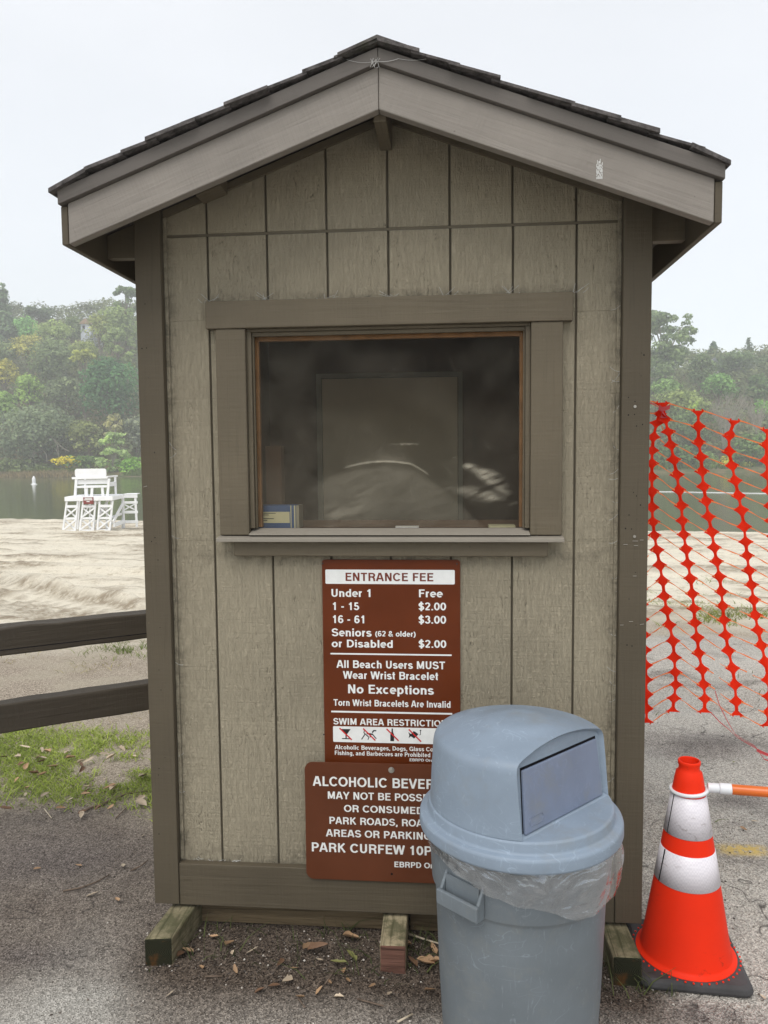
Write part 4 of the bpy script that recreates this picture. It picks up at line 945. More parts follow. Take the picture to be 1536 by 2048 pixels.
def bag(cx, cy):
    n = 360; rows = 16; rs = np.random.RandomState(4)
    th = np.linspace(0, 2 * np.pi, n, endpoint=False)
    # bottom edge height by direction (seen in the photo: short at the left, long at the right front)
    keys = np.array([-180, -150, -128, -110, -90, -75, -62, -45, -20, 10, 60, 120, 180]); vals = np.array([.605, .610, .592, .566, .552, .536, .506, .516, .535, .555, .565, .58, .605])
    deg = np.degrees((th + np.pi) % (2 * np.pi) - np.pi)
    zb = np.interp(deg, keys, vals) + 0.003 * np.sin(th * 17 + 1) + 0.001 * rs.rand(n)
    V = []
    for k in range(rows):
        t = k / (rows - 1); z = 0.656 * (1 - t) + zb * t
        rcan = 0.2535 + (z - 0.54) * 0.06
        fold = (np.abs(fbm(deg / 13 + 1.2 * t, t * 0.9 + deg * 0.015 + 5, 2) - 0.38) * 1.6 - 0.15)
        bulge = np.interp(deg, [-180, -128, -100, -70, -45, -10, 30, 180], [.006, .010, .012, .018, .030, .034, .02, .006])
        r = np.where(t < 0.05, 0.263, rcan + 0.003 + 0.62 * np.abs(bulge) * math.sin(min(1, t * 1.5) * math.pi * 0.6) + 0.020 * 0.75 * fold * min(1, t * 3) + 0.003 * np.abs(np.sin(deg / 5.1 + 2 * t + 3 * fold)) * t)
        r = np.maximum(r, rcan + 0.002)
        V.append(np.stack([cx + r * np.cos(th), cy + r * np.sin(th), z], 1))
    V = np.concatenate(V); i = np.arange(n * rows).reshape(rows, n)
    j = np.roll(i, -1, 1)
    Q = np.stack([i[:-1].ravel(), j[:-1].ravel(), j[1:].ravel(), i[1:].ravel()], 1)
    return fast_mesh('bin_liner', V, Q, M['bag'], smooth=True)
trash_can()

# ------------------------------------------------------------------ traffic cone and bar
def cone_and_bar():
    cx, cy = 0.957, -0.052
    root = empty('traffic_cone', (cx, cy, 0), 'orange traffic cone with two white reflective collars on a black rubber base', 'traffic cone', rz=R_(-4))
    h = 0.171; b = MB(); rim = rrect(-h, h, -h, h, 0.035, 5)
    rot = Matrix.Rotation(R_(-4), 4, 'Z')
    def lay(k, z): return [tuple(rot @ Vector((x * k, y * k, 0)) + Vector((cx, cy, z))) for x, y in rim]
    n = len(rim); b.add(lay(1.0, 0.004) + lay(1.01, 0.014) + lay(0.985, 0.028) + lay(0.92, 0.034), [tuple(range(n - 1, -1, -1)), tuple(3 * n + i for i in range(n))] + [(k * n + i, k * n + (i + 1) % n, (k + 1) * n + (i + 1) % n, (k + 1) * n + i) for k in range(3) for i in range(n)])
    b.build('base', M['rubber'], root, smooth=False, bevel=0.004)
    zs = [at_y(1384, v, cy - 0.10).z for v in (1690, 1722, 1787)]
    R = lambda z: 0.142 + (0.049 - 0.142) * (z - 0.05) / (0.602 - 0.05)
    prof = [(0.158, 0.0345), (0.158, 0.038), (0.147, 0.041), (R(0.05), 0.05), (R(0.10), 0.10), (R(0.102) - .001, 0.104), (R(0.30), 0.30), (R(0.602), 0.602), (0.0455, 0.624), (0.0405, 0.648), (0.034, 0.651), (0.032, 0.666), (0.035, 0.674), (0.0355, 0.683), (0.033, 0.686), (0.029, 0.685), (0.028, 0.645), (0.03, 0.59)]
    b = MB(); b.lathe(prof, (cx, cy, 0), 72); b.build('cone_body', M['cone'], root, smooth=True).modifiers.new('wn', 'WEIGHTED_NORMAL')
    zt = 0.576
    for z0, z1 in ((zs[0], zt), (zs[2], zs[1])):
        b = MB(); b.lathe([(R(z0) + .0001, z0 - .0005), (R(z0) + .0016, z0), (R(z1) + .0016, z1), (R(z1) + .0001, z1 + .0005)], (cx, cy, 0), 72); b.build('reflective_collar', M['collar'], root, smooth=True)
        b = MB(); a = R_(196)                                   # dark overlap seam of the sheeting
        b.add([(cx + (R(z) + .0022) * math.cos(a + d), cy + (R(z) + .0022) * math.sin(a + d), z) for z, d in ((z0, 0), (z0, .05), (z1, .11), (z1, .04))], [(0, 1, 2, 3)]); b.build('collar_seam', M['void'], root)
    for k in range(44):
        t = 2 * math.pi * k / 44; b = MB(); b.lathe([(0, 0.0375), (0.0028, 0.037), (0.0034, 0.034)], (cx + 0.168 * math.cos(t), cy + 0.168 * math.sin(t), 0), 7)
        if max(abs(0.168 * math.cos(t)), abs(0.168 * math.sin(t))) < 0.169: b.build('stud', M['cone'], root)
    # retractable bar hooked over the cone
    zr = 0.588; bar = empty('cone_bar', (cx, cy, zr), 'orange and white plastic barrier bar hooked over the top of the traffic cone', 'barrier bar')
    b = MB(); r0 = 0.0555; m = 40
    b.tube([(cx + r0 * math.cos(2 * math.pi * k / m), cy + r0 * math.sin(2 * math.pi * k / m), zr + 0.004 * math.cos(2 * math.pi * k / m)) for k in range(m + 1)], 0.0062, 10); b.build('ring', M['bar_white'], bar, smooth=True)
    d = Vector((0.985, -0.17, 0.018)).normalized(); p0 = Vector((cx, cy, zr + 0.010)) + d * 0.058
    def rod(nm, a, c, r, m_, prof=None): 
        b = MB(); b.tube([p0 + d * t for t in np.linspace(a, c, 4)], r, 24); return b.build(nm, M[m_], bar, bevel=0.0015, smooth=True)
    rod('end_fitting', 0.0, 0.035, 0.0155, 'bar_white'); rod('end_sleeve', 0.0352, 0.072, 0.0178, 'bar_white'); rod('tube', 0.0722, 1.25, 0.0165, 'bar_orange')
cone_and_bar()

# ------------------------------------------------------------------ orange safety net and flagging tape
def safety_net():
    Yp = 0.35
    def P(zx, zy, j=0, i=0):
        p = at_y(1240 + zx / 2.767, 780 + zy / 2.767, Yp); return Vector((p.x, Yp + 0.012 * math.sin(i * 0.6 + j * 1.7), p.z))
    c0 = [(232, 70), (222, 130), (205, 180), (183, 260), (174, 335), (172, 405), (172, 480), (175, 560), (178, 650), (185, 730), (195, 805), (208, 885), (222, 970), (235, 1055), (243, 1140), (252, 1215), (268, 1295), (290, 1385), (300, 1480), (308, 1565), (315, 1635), (303, 1710), (295, 1785)]
    c1 = [(232, 70), (245, 165), (262, 230), (277, 305), (295, 385), (315, 468), (330, 555), (345, 640), (350, 725), (356, 800), (365, 880), (373, 960), (385, 1040), (395, 1125), (405, 1205), (413, 1288), (430, 1370), (440, 1460), (460, 1550), (468, 1635), (472, 1710), (465, 1783)]
    c2 = [(428, 115), (430, 200), (435, 290), (452, 370), (459, 450), (468, 535), (480, 615), (490, 700), (505, 785), (516, 870), (528, 945), (545, 1030), (560, 1115), (570, 1195), (580, 1275), (591, 1360), (605, 1445), (625, 1540), (635, 1630), (638, 1720), (640, 1795)]
    c3 = [(638, 167), (610, 250), (608, 340), (625, 418), (638, 500), (653, 585), (666, 662), (680, 755), (690, 838), (701, 915), (715, 998), (733, 1080), (745, 1163), (755, 1250), (766, 1330), (782, 1412), (800, 1500), (815, 1600), (818, 1690), (820, 1780), (813, 1860)]
    c4 = [(822, 215), (815, 300), (808, 390), (812, 470), (818, 555), (826, 640), (836, 722), (850, 810), (862, 895), (873, 975), (885, 1055), (900, 1140), (915, 1220), (925, 1305), (938, 1385), (955, 1470), (970, 1560), (985, 1650), (990, 1740), (993, 1830), (985, 1910)]
    cm = [(60 + 90 * (k / 22) ** 0.8, 40 + k * 82.05) for k in range(23)]
    c5 = [(x + 185 - k * 0.4, y + 45) for k, (x, y) in enumerate(c4)]
    c6 = [(x + 180, y + 40) for x, y in c5]
    cols = [cm, c0, c1, c2, c3, c4, c5, c6]
    for k in range(5): cols.append([(x + 178, y + 30 - 6 * k) for x, y in cols[-1]])
    b = MB(); nd = []
    def w(t): t = min(t, 1 - t); return 0.0048 + 0.0235 * max(0.0, 1 - t / 0.40) ** 1.7
    for j, c in enumerate(cols):
        pts = [P(x, y, j, i) for i, (x, y) in enumerate(c)]; nd.append(pts)
        b.cur = 0
        for i in range(len(pts) - 1):
            if j == 2 and i == 0: pass
            p, q = pts[i], pts[i + 1]; d = (q - p).normalized(); sx = Vector((d.z * -1, 0, d.x)); sx = Vector((1, 0, 0)) * 0.75 + sx * (0.25 if sx.x > 0 else -0.25); sx.normalize()
            vs = []; K = 14
            for k in range(K + 1):
                t = k / K; r = p.lerp(q, t); ww = w(t) * (0.9 + 0.2 * vnoise(np.array(i * 3.1 + j), np.array(k * .7)))
                tw = 0.010 * math.sin(math.pi * t) * (1 if (i + j) % 2 else -1) * 0.3
                vs += [r - sx * ww + Vector((0, -tw, 0)), r + sx * ww + Vector((0, tw, 0))]
            b.add(vs, [(2 * k, 2 * k + 1, 2 * k + 3, 2 * k + 2) for k in range(K)])
    rs = random.Random(2)
    for j in range(len(cols) - 1):
        A, B_ = nd[j], nd[j + 1]
        for i in range(min(len(A), len(B_))):
            if j == 1 and i == 0: continue
            a, c = A[i] + Vector((0.012, 0, 0)), B_[i] - Vector((0.012, 0, 0))
            if (c - a).length > 0.25: continue
            hang = 0.35 if i > 5 else 0.12
            K = 18; vs = []; k0 = rs.choice((1, -1)); cut = rs.random() < (0.16 if i > 9 else 0.0); kc = rs.randint(5, 9)
            t1 = (c - a); hx = abs(t1.x)
            for k in range(K + 1):
                t = k / K; hh = t * t * (3 - 2 * t); z = a.z + (c.z - a.z) * ((1 - hang) * t + hang * hh) ; r = Vector((a.x + t1.x * (t + 0.06 * math.sin(2 * math.pi * t) * hang), a.y + t1.y * t - 0.006 * math.sin(math.pi * t) * k0, z))
                ed = min(t, 1 - t); ww = 0.0017 + 0.0007 * math.sin(9 * t + i) + 0.0055 * max(0, 1 - ed / 0.12) ** 1.6
                vs += [r - Vector((0, .0, ww)), r + Vector((0, .0, ww))]
            if cut: k_rng = list(range(0, kc)) + list(range(kc + 4, K))
            else: k_rng = range(K)
            mid = [k for k in k_rng if 2 < k < K - 3]; ends = [k for k in k_rng if k not in mid]
            base_ = len(b.v); b.v.extend([tuple(v) for v in vs])
            for k in k_rng: b.f.append((base_ + 2 * k, base_ + 2 * k + 1, base_ + 2 * k + 3, base_ + 2 * k + 2)); b.m.append(1 if (0 < k < K - 1) else 0)
    o = b.build('safety_net', [M['net'], M['net2']], None, solidify=0.0022)
    tag(o, 'bright orange plastic safety net stretched beside the right side of the booth', 'safety net')
    # post beyond the frame that carries the far end of the net, out of view
    # flagging tape
    b = MB()
    def ribbon(pts, w_, nrm=(0, 0, 1), tw=0.0):
        vs = []; pts = [Vector(p) for p in pts]
        for k, p in enumerate(pts):
            a = tw * k; n_ = Vector((0.2, math.sin(a) * .7, math.cos(a))).normalized(); vs += [p - n_ * w_ / 2, p + n_ * w_ / 2]
        b.add(vs, [(2 * k, 2 * k + 1, 2 * k + 3, 2 * k + 2) for k in range(len(pts) - 1)])
    q = lambda zx, zy, dy=-0.012: P(zx, zy) + Vector((0, dy, 0))
    ribbon([q(210, 98), q(228, 108), q(245, 104), q(272, 94)], 0.017); ribbon([q(240, 105), q(228, 125), q(222, 148), q(240, 152), q(262, 150)], 0.013, tw=.4); ribbon([q(214, 90), q(225, 112), q(240, 135), q(255, 152)], 0.010, tw=.5)
    ribbon([q(120, 62), q(170, 75), q(210, 96)], 0.006, tw=.6)
    tag(b.build('flagging_tape', M['tape'], None, solidify=0.0006), 'pink flagging tape knotted round the top corner of the orange net', 'flagging tape')
    b = MB()
    ribbon([q(498, 1780), q(545, 1830), q(600, 1875), q(640, 1915), q(700, 1950), q(760, 1985), q(819, 2010), q(900, 2050)], 0.004, tw=.7)
    ribbon([q(520, 1660), q(545, 1740), q(590, 1830), q(632, 1900), q(700, 1940), q(740, 1965), q(790, 2035), q(860, 2060)], 0.005, tw=.5)
    ribbon([q(750, 1985), q(780, 2000), q(830, 2020), q(900, 2045)], 0.011, tw=.4)
    tag(b.build('flagging_tape', M['tape'], None, solidify=0.0006), 'long pink flagging tape trailing from the bottom edge of the orange net', 'flagging tape')
safety_net()

# ------------------------------------------------------------------ rail fence on the left
def rail_fence():
    d = Vector((0.824, 0.566, 0)).normalized(); p = Vector((-1.246, 0.866, 0)); a = p - d * 2.6; e = p + d * 0.44
    root = empty('rail_fence', (a.x, a.y, 0), 'dark brown two rail wooden fence running from the left side of the booth', 'fence')
    rs = random.Random(8)
    for z0, z1, t in ((0.852, 0.976, 0.085), (0.512, 0.643, 0.075)):
        n_ = 26; b = MB(); nv = Vector((-d.y, d.x, 0)); vs = []
        for k in range(n_ + 1):
            c = a.lerp(e, k / n_); j = lambda s: rs.uniform(-s, s)
            vs += [c - nv * t / 2 + Vector((0, 0, z0 + j(.003))), c + nv * t / 2 + Vector((0, 0, z0 + j(.003))), c + nv * t / 2 + Vector((0, 0, z1 + j(.003))), c - nv * t / 2 + Vector((0, 0, z1 - 0.004 + j(.004)))]
        fs = [(0, 1, 2, 3), tuple(4 * n_ + i for i in (3, 2, 1, 0))] + [(4 * k + i, 4 * k + (i + 1) % 4, 4 * k + 4 + (i + 1) % 4, 4 * k + 4 + i) for k in range(n_) for i in range(4)]
        b.add(vs, fs); fr_ = Matrix.Translation(a + Vector((0, 0, z0))) @ Matrix.Rotation(math.atan2(d.y, d.x), 4, 'Z')
        rl = b.build('rail', M['rail'], root, frame=fr_, bevel=0.007)
        if z0 > 0.8:
            b = MB(); b.beam(a - nv * (t / 2 + .0004) + Vector((0, 0, z0 + 0.03)), e - nv * (t / 2 + .0004) + Vector((0, 0, z0 + 0.024)), 0.0012, 0.003); b.build('split', M['void'], rl)
    b = MB(); b.box(a.x - 0.07, a.x + 0.07, a.y + 0.055, a.y + 0.195, 0, 1.12); b.build('post', M['rail'], root, bevel=0.01)
rail_fence()

# ------------------------------------------------------------------ lifeguard chair on the beach
def ground_hit(u, v):
    d = ray(u, v); t = 1.0
    while t < 400:
        p = CC + d * t
        if p.z < float(terrain(np.array(p.x), np.array(p.y))): return p
        t += 0.02 + t * 0.002
    return CC + d * 200
def lifeguard_chair():
    p = ground_hit(124, 1066.5); dep = (p - CC).dot(CF); k = dep / F_PX / 7.68
    rz = R_(8.7); k2 = k * 1.05
    root = empty('lifeguard_chair', p, 'white wooden lifeguard chair with cross braced legs standing on the sand by the water', 'lifeguard chair', rz=rz)
    Rm = Matrix.Translation(p) @ Matrix.Rotation(rz, 4, 'Z')
    W_ = lambda u, v, w_: tuple(Rm @ Vector((u, v, w_)))
    U = lambda X: (X - 185) * k2                        # zoom pixel -> metres along the rear face
    Z = lambda Y: (1130 - Y) * k
    m = M['chair']
    def bar(nm, pts, w_=0.09, t_=0.05, parent=root, up=(0, 0, 1)):
        b = MB()
        for a, c in pts: b.beam(W_(*a), W_(*c), t_, w_, up)
        return b.build(nm, m, parent, bevel=0.006, segs=1)
    lw = 26 * k
    vd = 1.30
    yax = tuple(Rm.to_3x3() @ Vector((0, 1, 0)))
    def L(nm, X0, Y0, X1, Y1, wpx, v=0.0, t_=0.05, v1=None):
        b = MB(); b.beam(W_(U(X0), v, Z(Y0)), W_(U(X1), v if v1 is None else v1, Z(Y1)), wpx * k, t_, yax); return b.build(nm, m, root, bevel=0.005, segs=1)
    for (b0, b1, t0, t1) in ((195, 372, 272, 428), (438, 628, 505, 682), (688, 866, 742, 928)):
        L('leg', b0, 1128, t0, 640, 26); L('leg', b1, 1128, t1, 640, 26)
        f = lambda s, Y: (b0 if s == 0 else b1) + ((t0 if s == 0 else t1) - (b0 if s == 0 else b1)) * (1128 - Y) / 488
        for Y in (720, 905, 1095): L('crossbar', f(0, Y), Y, f(1, Y), Y, 34 if Y != 720 else 40, v=-0.004)
        for Ya, Yb in ((745, 895), (925, 1085)):
            L('brace', f(0, Yb), Yb, f(1, Ya), Ya, 24, v=-0.03, t_=0.03); L('brace', f(0, Ya), Ya, f(1, Yb), Yb, 24, v=0.03, t_=0.03)
        L('foot', b0 - 30, 1132, b1 + 30, 1132, 12, v=0.0, t_=0.16)
        L('leg', b0 + 30, 1128, t0, 640, 24, v=vd); L('leg', b1 + 30, 1128, t1, 640, 24, v=vd)
        L('brace', b0 + 30, 1085, t1, 700, 22, v=vd, t_=0.03)
    L('platform_rim', 250, 605, 935, 600, 66, v=-0.05, t_=0.045); L('platform_rim', 250, 605, 935, 600, 66, v=vd + .05, t_=0.045)
    b = MB(); P0 = [W_(U(262), -0.02, Z(582)), W_(U(925), -0.02, Z(578)), W_(U(925), vd, Z(578)), W_(U(262), vd, Z(582))]
    P1 = [(x, y, z + 0.03) for x, y, z in P0]; b.hexa(P0 + P1); b.build('platform', m, root)
    # right side with stair stringer and rails (runs towards the water)
    xr = U(925)
    def side(nm, v0, z0, v1, z1, wpx, t_=0.05, x=xr):
        b = MB(); b.beam(W_(x, v0, z0), W_(x, v1, z1), wpx * k, t_, tuple(Rm.to_3x3() @ Vector((1, 0, 0)))); return b.build(nm, m, root, bevel=0.005, segs=1)
    side('platform_rim', -0.03, Z(603), vd, Z(600), 62); side('leg', vd, Z(1120), vd, Z(630), 34)
    side('stringer', 0.0, Z(965), vd, Z(700), 52); side('crossbar', 0.05, Z(1020), vd, Z(1010), 60); side('crossbar', 0.05, Z(900), vd, Z(885), 34, x=xr - .08)
    side('brace', 0.1, Z(850), vd, Z(660), 26, x=xr - 0.5); side('brace', 0.1, Z(660), vd, Z(850), 26, x=xr - 0.52)
    # ladder block at the right rear
    xl0, xl1 = U(1125) - 0.47, U(1325) - 0.47; vl = vd - 0.0
    def lad(nm, X0, Y0, X1, Y1, wpx, t_=0.05): 
        b = MB(); b.beam(W_(X0, vl, Z(Y0)), W_(X1, vl, Z(Y1)), wpx * k, t_, yax); return b.build(nm, m, root, bevel=0.005, segs=1)
    lad('ladder_rail', xl0, 1115, xl0, 575, 34); lad('ladder_rail', xl1, 1105, xl1 - .02, 575, 34)
    for Y, w_ in ((598, 62), (704, 40), (860, 42), (1018, 44)): lad('rung', xl0 - .04, Y, xl1 + .05, Y, w_, 0.08)
    lad('brace', xl0 + .05, 820, xl1 - .06, 735, 20, 0.03); lad('brace', xl0 + .05, 735, xl1 - .06, 820, 20, 0.03)
    b = MB(); b.hexa([W_(xr, vd - .05, Z(575)), W_(xl1, vd - .05, Z(575)), W_(xl1, vd + .6, Z(575)), W_(xr, vd + .6, Z(575)), W_(xr, vd - .05, Z(565)), W_(xl1, vd - .05, Z(565)), W_(xl1, vd + .6, Z(565)), W_(xr, vd + .6, Z(565))]); b.build('landing', m, root)
    # upper seat
    for (xb, xt) in ((375, 402), (540, 545), (612, 625), (776, 770), (838, 872)): L('seat_post', xb, 570, xt, 300 if xb in (375, 838) else 430, 38, v=0.12)
    L('seat_rail', 392, 425, 842, 420, 32, v=0.10)
    L('backboard', 395, 350, 850, 345, 72, v=0.17, t_=0.04)
    L('arm_bar', 342, 288, 852, 284, 34, v=0.10)
    b = MB(); rr = []
    for (x, y) in rrect(U(384), U(832), Z(275), Z(145), 36 * k, 6): rr.append((x, y))
    n = len(rr); vs = [W_(x, 0.12, z) for x, z in rr] + [W_(x, 0.16, z) for x, z in rr]
    b.add(vs, [tuple(range(n)), tuple(range(2 * n - 1, n - 1, -1))] + [(i, i + n, (i + 1) % n + n, (i + 1) % n) for i in range(n)]); b.build('backrest', m, root)
    xs_ = U(850)
    for (v0, z0, v1, z1, w_) in ((0.08, Z(272), 1.25, Z(272), 24), (0.12, Z(390), 1.0, Z(392), 66), (1.02, Z(560), 1.02, Z(280), 46)): side('arm_frame', v0, z0, v1, z1, w_, x=xs_)
    for (v0, z0, v1, z1, w_) in ((0.08, Z(285), 1.25, Z(285), 24), (1.02, Z(560), 1.02, Z(290), 46)): side('arm_frame', v0, z0, v1, z1, w_, x=U(400))
    b = MB(); b.hexa([W_(U(392), 0.15, Z(425)), W_(xs_, 0.15, Z(425)), W_(xs_, 0.8, Z(425)), W_(U(392), 0.8, Z(425)), W_(U(392), 0.15, Z(412)), W_(xs_, 0.15, Z(412)), W_(xs_, 0.8, Z(412)), W_(U(392), 0.8, Z(412))]); b.build('seat', m, root)
    # small notice
    b = MB(); b.beam(W_(U(520), -0.085, Z(632)), W_(U(664), -0.085, Z(632)), 0.015, 104 * k); sg = b.build('notice_board', simple('maroon_notice', (0.22, 0.055, 0.05, 1), 0.5), root)
    b = MB()
    for x0, x1, Y, h_ in ((540, 648, 595, 16), (532, 650, 618, 16), (565, 610, 645, 14)): b.beam(W_(U(x0), -0.0945, Z(Y)), W_(U(x1), -0.0945, Z(Y)), 0.002, h_ * k)
    b.build('print_lines', M['vinyl'], sg)
lifeguard_chair()
def lake_things():
    p = at_z(68, 969, SEA); dep = (p - CC).dot(CF); k = dep / F_PX
    root = empty('buoy', p, 'white pointed buoy floating on the lake beside the lifeguard chair', 'buoy')
    b = MB(); b.lathe([(3.0 * k, -1 * k), (3.4 * k, 2 * k), (3.4 * k, 11 * k), (2.4 * k, 14 * k), (0.6 * k, 17 * k), (0, 17.2 * k)], p, 20); b.build('marker', M['chair'], root, smooth=True)
    b = MB(); b.lathe([(0, -1 * k), (5.5 * k, -1 * k), (6.2 * k, 0), (5.5 * k, 1.3 * k), (3.4 * k, 1.6 * k)], p, 20); b.build('float', M['chair'], root, smooth=True)
    b = MB(); a = at_z(1290, 983, SEA); c = at_z(1560, 988, SEA)
    rs = random.Random(6); b.tube([a.lerp(c, t / 24) + Vector((0, rs.uniform(-.2, .2), 0.01)) for t in range(25)], 0.035, 6)
    tag(b.build('float_line', M['chair']), 'thin white float line stretched across the lake on the right', 'float line')
lake_things()

# ------------------------------------------------------------------ vegetation
def m_leaf(name, transl=0.4):
    s = NT(name); oi = s.n('ShaderNodeObjectInfo'); at = s.n('ShaderNodeAttribute', attribute_name='tint').outputs['Fac']
    c = s.mix(1.0, oi.outputs['Color'], s.ramp(at, (0.0, (0.42, 0.46, 0.46, 1)), (0.5, (1.0, 1.0, 1.0, 1)), (1.0, (1.6, 1.55, 1.3, 1))), 'MULTIPLY')
    d = s.n('ShaderNodeBsdfDiffuse'); t = s.n('ShaderNodeBsdfTranslucent'); s.put(d.inputs['Color'], c); s.put(t.inputs['Color'], c)
    m = s.n('ShaderNodeMixShader'); m.inputs[0].default_value = transl
    s.t.links.new(d.outputs[0], m.inputs[1]); s.t.links.new(t.outputs[0], m.inputs[2]); s.t.links.new(m.outputs[0], s.out.inputs['Surface'])
    return s.m
M['leaf'] = m_leaf('tree_foliage')
M['grass'] = m_leaf('grass_blades', 0.35)
M['bark'] = simple('grey_brown_bark', (0.17, 0.14, 0.11, 1), 0.9, 0.1, 2, 0.3)
M['pale_bark'] = simple('pale_bark', (0.33, 0.30, 0.25, 1), 0.9, 0.1, 2, 0.2)
NR = np.random.RandomState(21)
def leaf_quads(cent, rad, n, size, under=0.5, ragged=0.35):
    """n leaf sized quads through the shells of ellipsoid clumps: returns vertices, quads, tint"""
    cent = np.asarray(cent, float); rad = np.asarray(rad, float)
    if n < 12: n = 12
    w = rad[:, 0] * rad[:, 2]; w = w / w.sum(); bi = NR.choice(len(cent), n, p=w)
    d = NR.randn(n, 3); d /= np.linalg.norm(d, axis=1)[:, None]
    flip = (d[:, 2] < -0.2) & (NR.rand(n) > under); d[flip, 2] *= -1
    rr = 1 - ragged * NR.rand(n) ** 1.5 + 0.14 * NR.randn(n) * (NR.rand(n) < 0.35)
    p = cent[bi] + d * rad[bi] * rr[:, None]
    nrm = d * 1.0 + NR.randn(n, 3) * 0.5 + np.array([0, 0, 0.5]); nrm /= np.linalg.norm(nrm, axis=1)[:, None]
    t = np.cross(nrm, NR.randn(n, 3)); t /= np.linalg.norm(t, axis=1)[:, None] + 1e-9; b = np.cross(nrm, t)
    s = size * (0.6 + 0.9 * NR.rand(n)); a = (s * 0.62)[:, None]; c = (s * 0.40)[:, None]
    V = np.stack([p - t * a, p - b * c, p + t * a, p + b * c], 1).reshape(-1, 3)
    Q = np.arange(4 * n).reshape(n, 4)
    bt = NR.rand(len(cent)); tint = np.clip(0.5 + 0.55 * (bt[bi] - 0.5) + 0.6 * (NR.rand(n) - 0.5), 0, 1)
    return V, Q, tint
def crown_blobs(c, w, h, kind, k):
    """clumps that make up a crown of width w and height h about centre c"""
    cent, rad = [], []
    for i in range(k):
        a = NR.rand() * 6.283; u = NR.rand()
        if kind == 'conifer':
            z = u; rr = (1 - z) * (0.55 + 0.45 * ((i * 0.37) % 1)); cent.append((c[0] + math.cos(a) * rr * w * .36, c[1] + math.sin(a) * rr * w * .36, c[2] + (z - .5) * h * .92)); q = w * (0.10 + 0.20 * (1 - z)); rad.append((q, q, q * 0.42))
        elif kind == 'umbrella':
            r = w * .38 * math.sqrt(u); cent.append((c[0] + math.cos(a) * r, c[1] + math.sin(a) * r, c[2] + h * (0.30 - 0.45 * (r / w) ** 2 * 4) * .8 + NR.randn() * h * .10)); q = w * NR.uniform(.11, .19); rad.append((q, q, q * .55))
        elif kind == 'airy':
            z = u; r = w * .46 * math.sin(math.pi * (0.15 + 0.75 * z)) * math.sqrt(NR.rand()); cent.append((c[0] + math.cos(a) * r, c[1] + math.sin(a) * r, c[2] + (z - .5) * h * .95)); q = w * NR.uniform(.05, .13); rad.append((q, q, q * NR.uniform(.6, 1.0)))
        elif kind == 'eucalyptus':
            z = u ** 0.7; r = w * (.46 if z > .45 else .30) * math.sqrt(NR.rand()); cent.append((c[0] + math.cos(a) * r, c[1] + math.sin(a) * r, c[2] + (z - .5) * h * (1 - .25 * (r / w)))); q = w * NR.uniform(.07, .15); rad.append((q, q, q * NR.uniform(.5, .9)))
        elif kind == 'layered':
            z = u; r = w * .48 * (1 - z * .75) * math.sqrt(NR.rand()); cent.append((c[0] + math.cos(a) * r, c[1] + math.sin(a) * r, c[2] + (z - .5) * h)); q = w * NR.uniform(.07, .15); rad.append((q, q, q * .28))
        else:                                   # round
            z = NR.uniform(-0.75, 1); r = math.sqrt(max(0, 1 - z * z)) * NR.uniform(.55, 1.0); q = NR.uniform(.17, .32)
            cent.append((c[0] + math.cos(a) * r * w * .36, c[1] + math.sin(a) * r * w * .36, c[2] + z * h * .34)); rad.append((q * w, q * w, q * min(h, w) * .9))
    return np.array(cent), np.array(rad)
TREE_GROUP = 'trees on the far bank of the lake'
def tree(px, y0, y1, wpx, Y, kind, col, label, dens=1.0, bark='bark', cat='tree', name=None, limbs=True):
    p = at_y(px, (y0 + y1) / 2, Y); dep = (p - CC).dot(CF); k = dep / F_PX
    w, h = wpx * k, (y1 - y0) * k; zb = float(terrain(np.array(p.x), np.array(Y)))
    zb = min(zb, p.z - h * 0.45)
    nm = name or {'conifer': 'conifer', 'bush': 'bush'}.get(kind, 'tree')
    root = empty(nm, (p.x, Y, zb), label, cat, TREE_GROUP if cat == 'tree' else 'shrubs along the far shore')
    nb = {'conifer': 46, 'umbrella': 20, 'airy': 34, 'eucalyptus': 52, 'layered': 40}.get(kind, 22)
    cent, rad = crown_blobs((p.x, Y, p.z), w, h, 'round' if kind == 'bush' else kind, nb)
    size = 0.46 if w > 4 else 0.34
    n = int(min(7500, 30 * w * h * dens * {'airy': 0.75, 'conifer': 0.9, 'layered': 0.8}.get(kind, 1.0)))
    V, Q, t = leaf_quads(cent, rad, n, size)
    o = fast_mesh('crown', V, Q, M['leaf'], t, root); o.color = (*[3.0 * min(col[0], .6 * col[0] + .07), 3.4 * col[1] if col[1] < .2 else 2.6 * col[1], 3.0 * col[2]], 1)
    if limbs:
        b = MB(); tr = 0.022 * (p.z + h / 2 - zb) + 0.08; base = Vector((p.x, Y, zb - 0.3)); top = Vector((p.x + NR.uniform(-.1, .1) * w, Y, p.z + (0.1 if kind != 'conifer' else 0.45) * h))
        mid = base.lerp(top, 0.55) + Vector((NR.uniform(-.06, .06) * w, 0, 0)); b.tube([base, mid, top], [tr, tr * .7, tr * .22], 7)
        for i in range(0, len(cent), 3 if kind != 'airy' else 2):
            e = Vector(cent[i]); s0 = base.lerp(mid, NR.uniform(.55, 1.0)) if e.z < mid.z + 1 else mid.lerp(top, NR.uniform(0, .6))
            m_ = s0.lerp(e, .5) + Vector((0, 0, NR.uniform(-.05, .08) * h)); b.tube([s0, m_, e], [tr * .38, tr * .24, tr * .08], 5)
        b.build('trunk', M[bark], root)
    return root
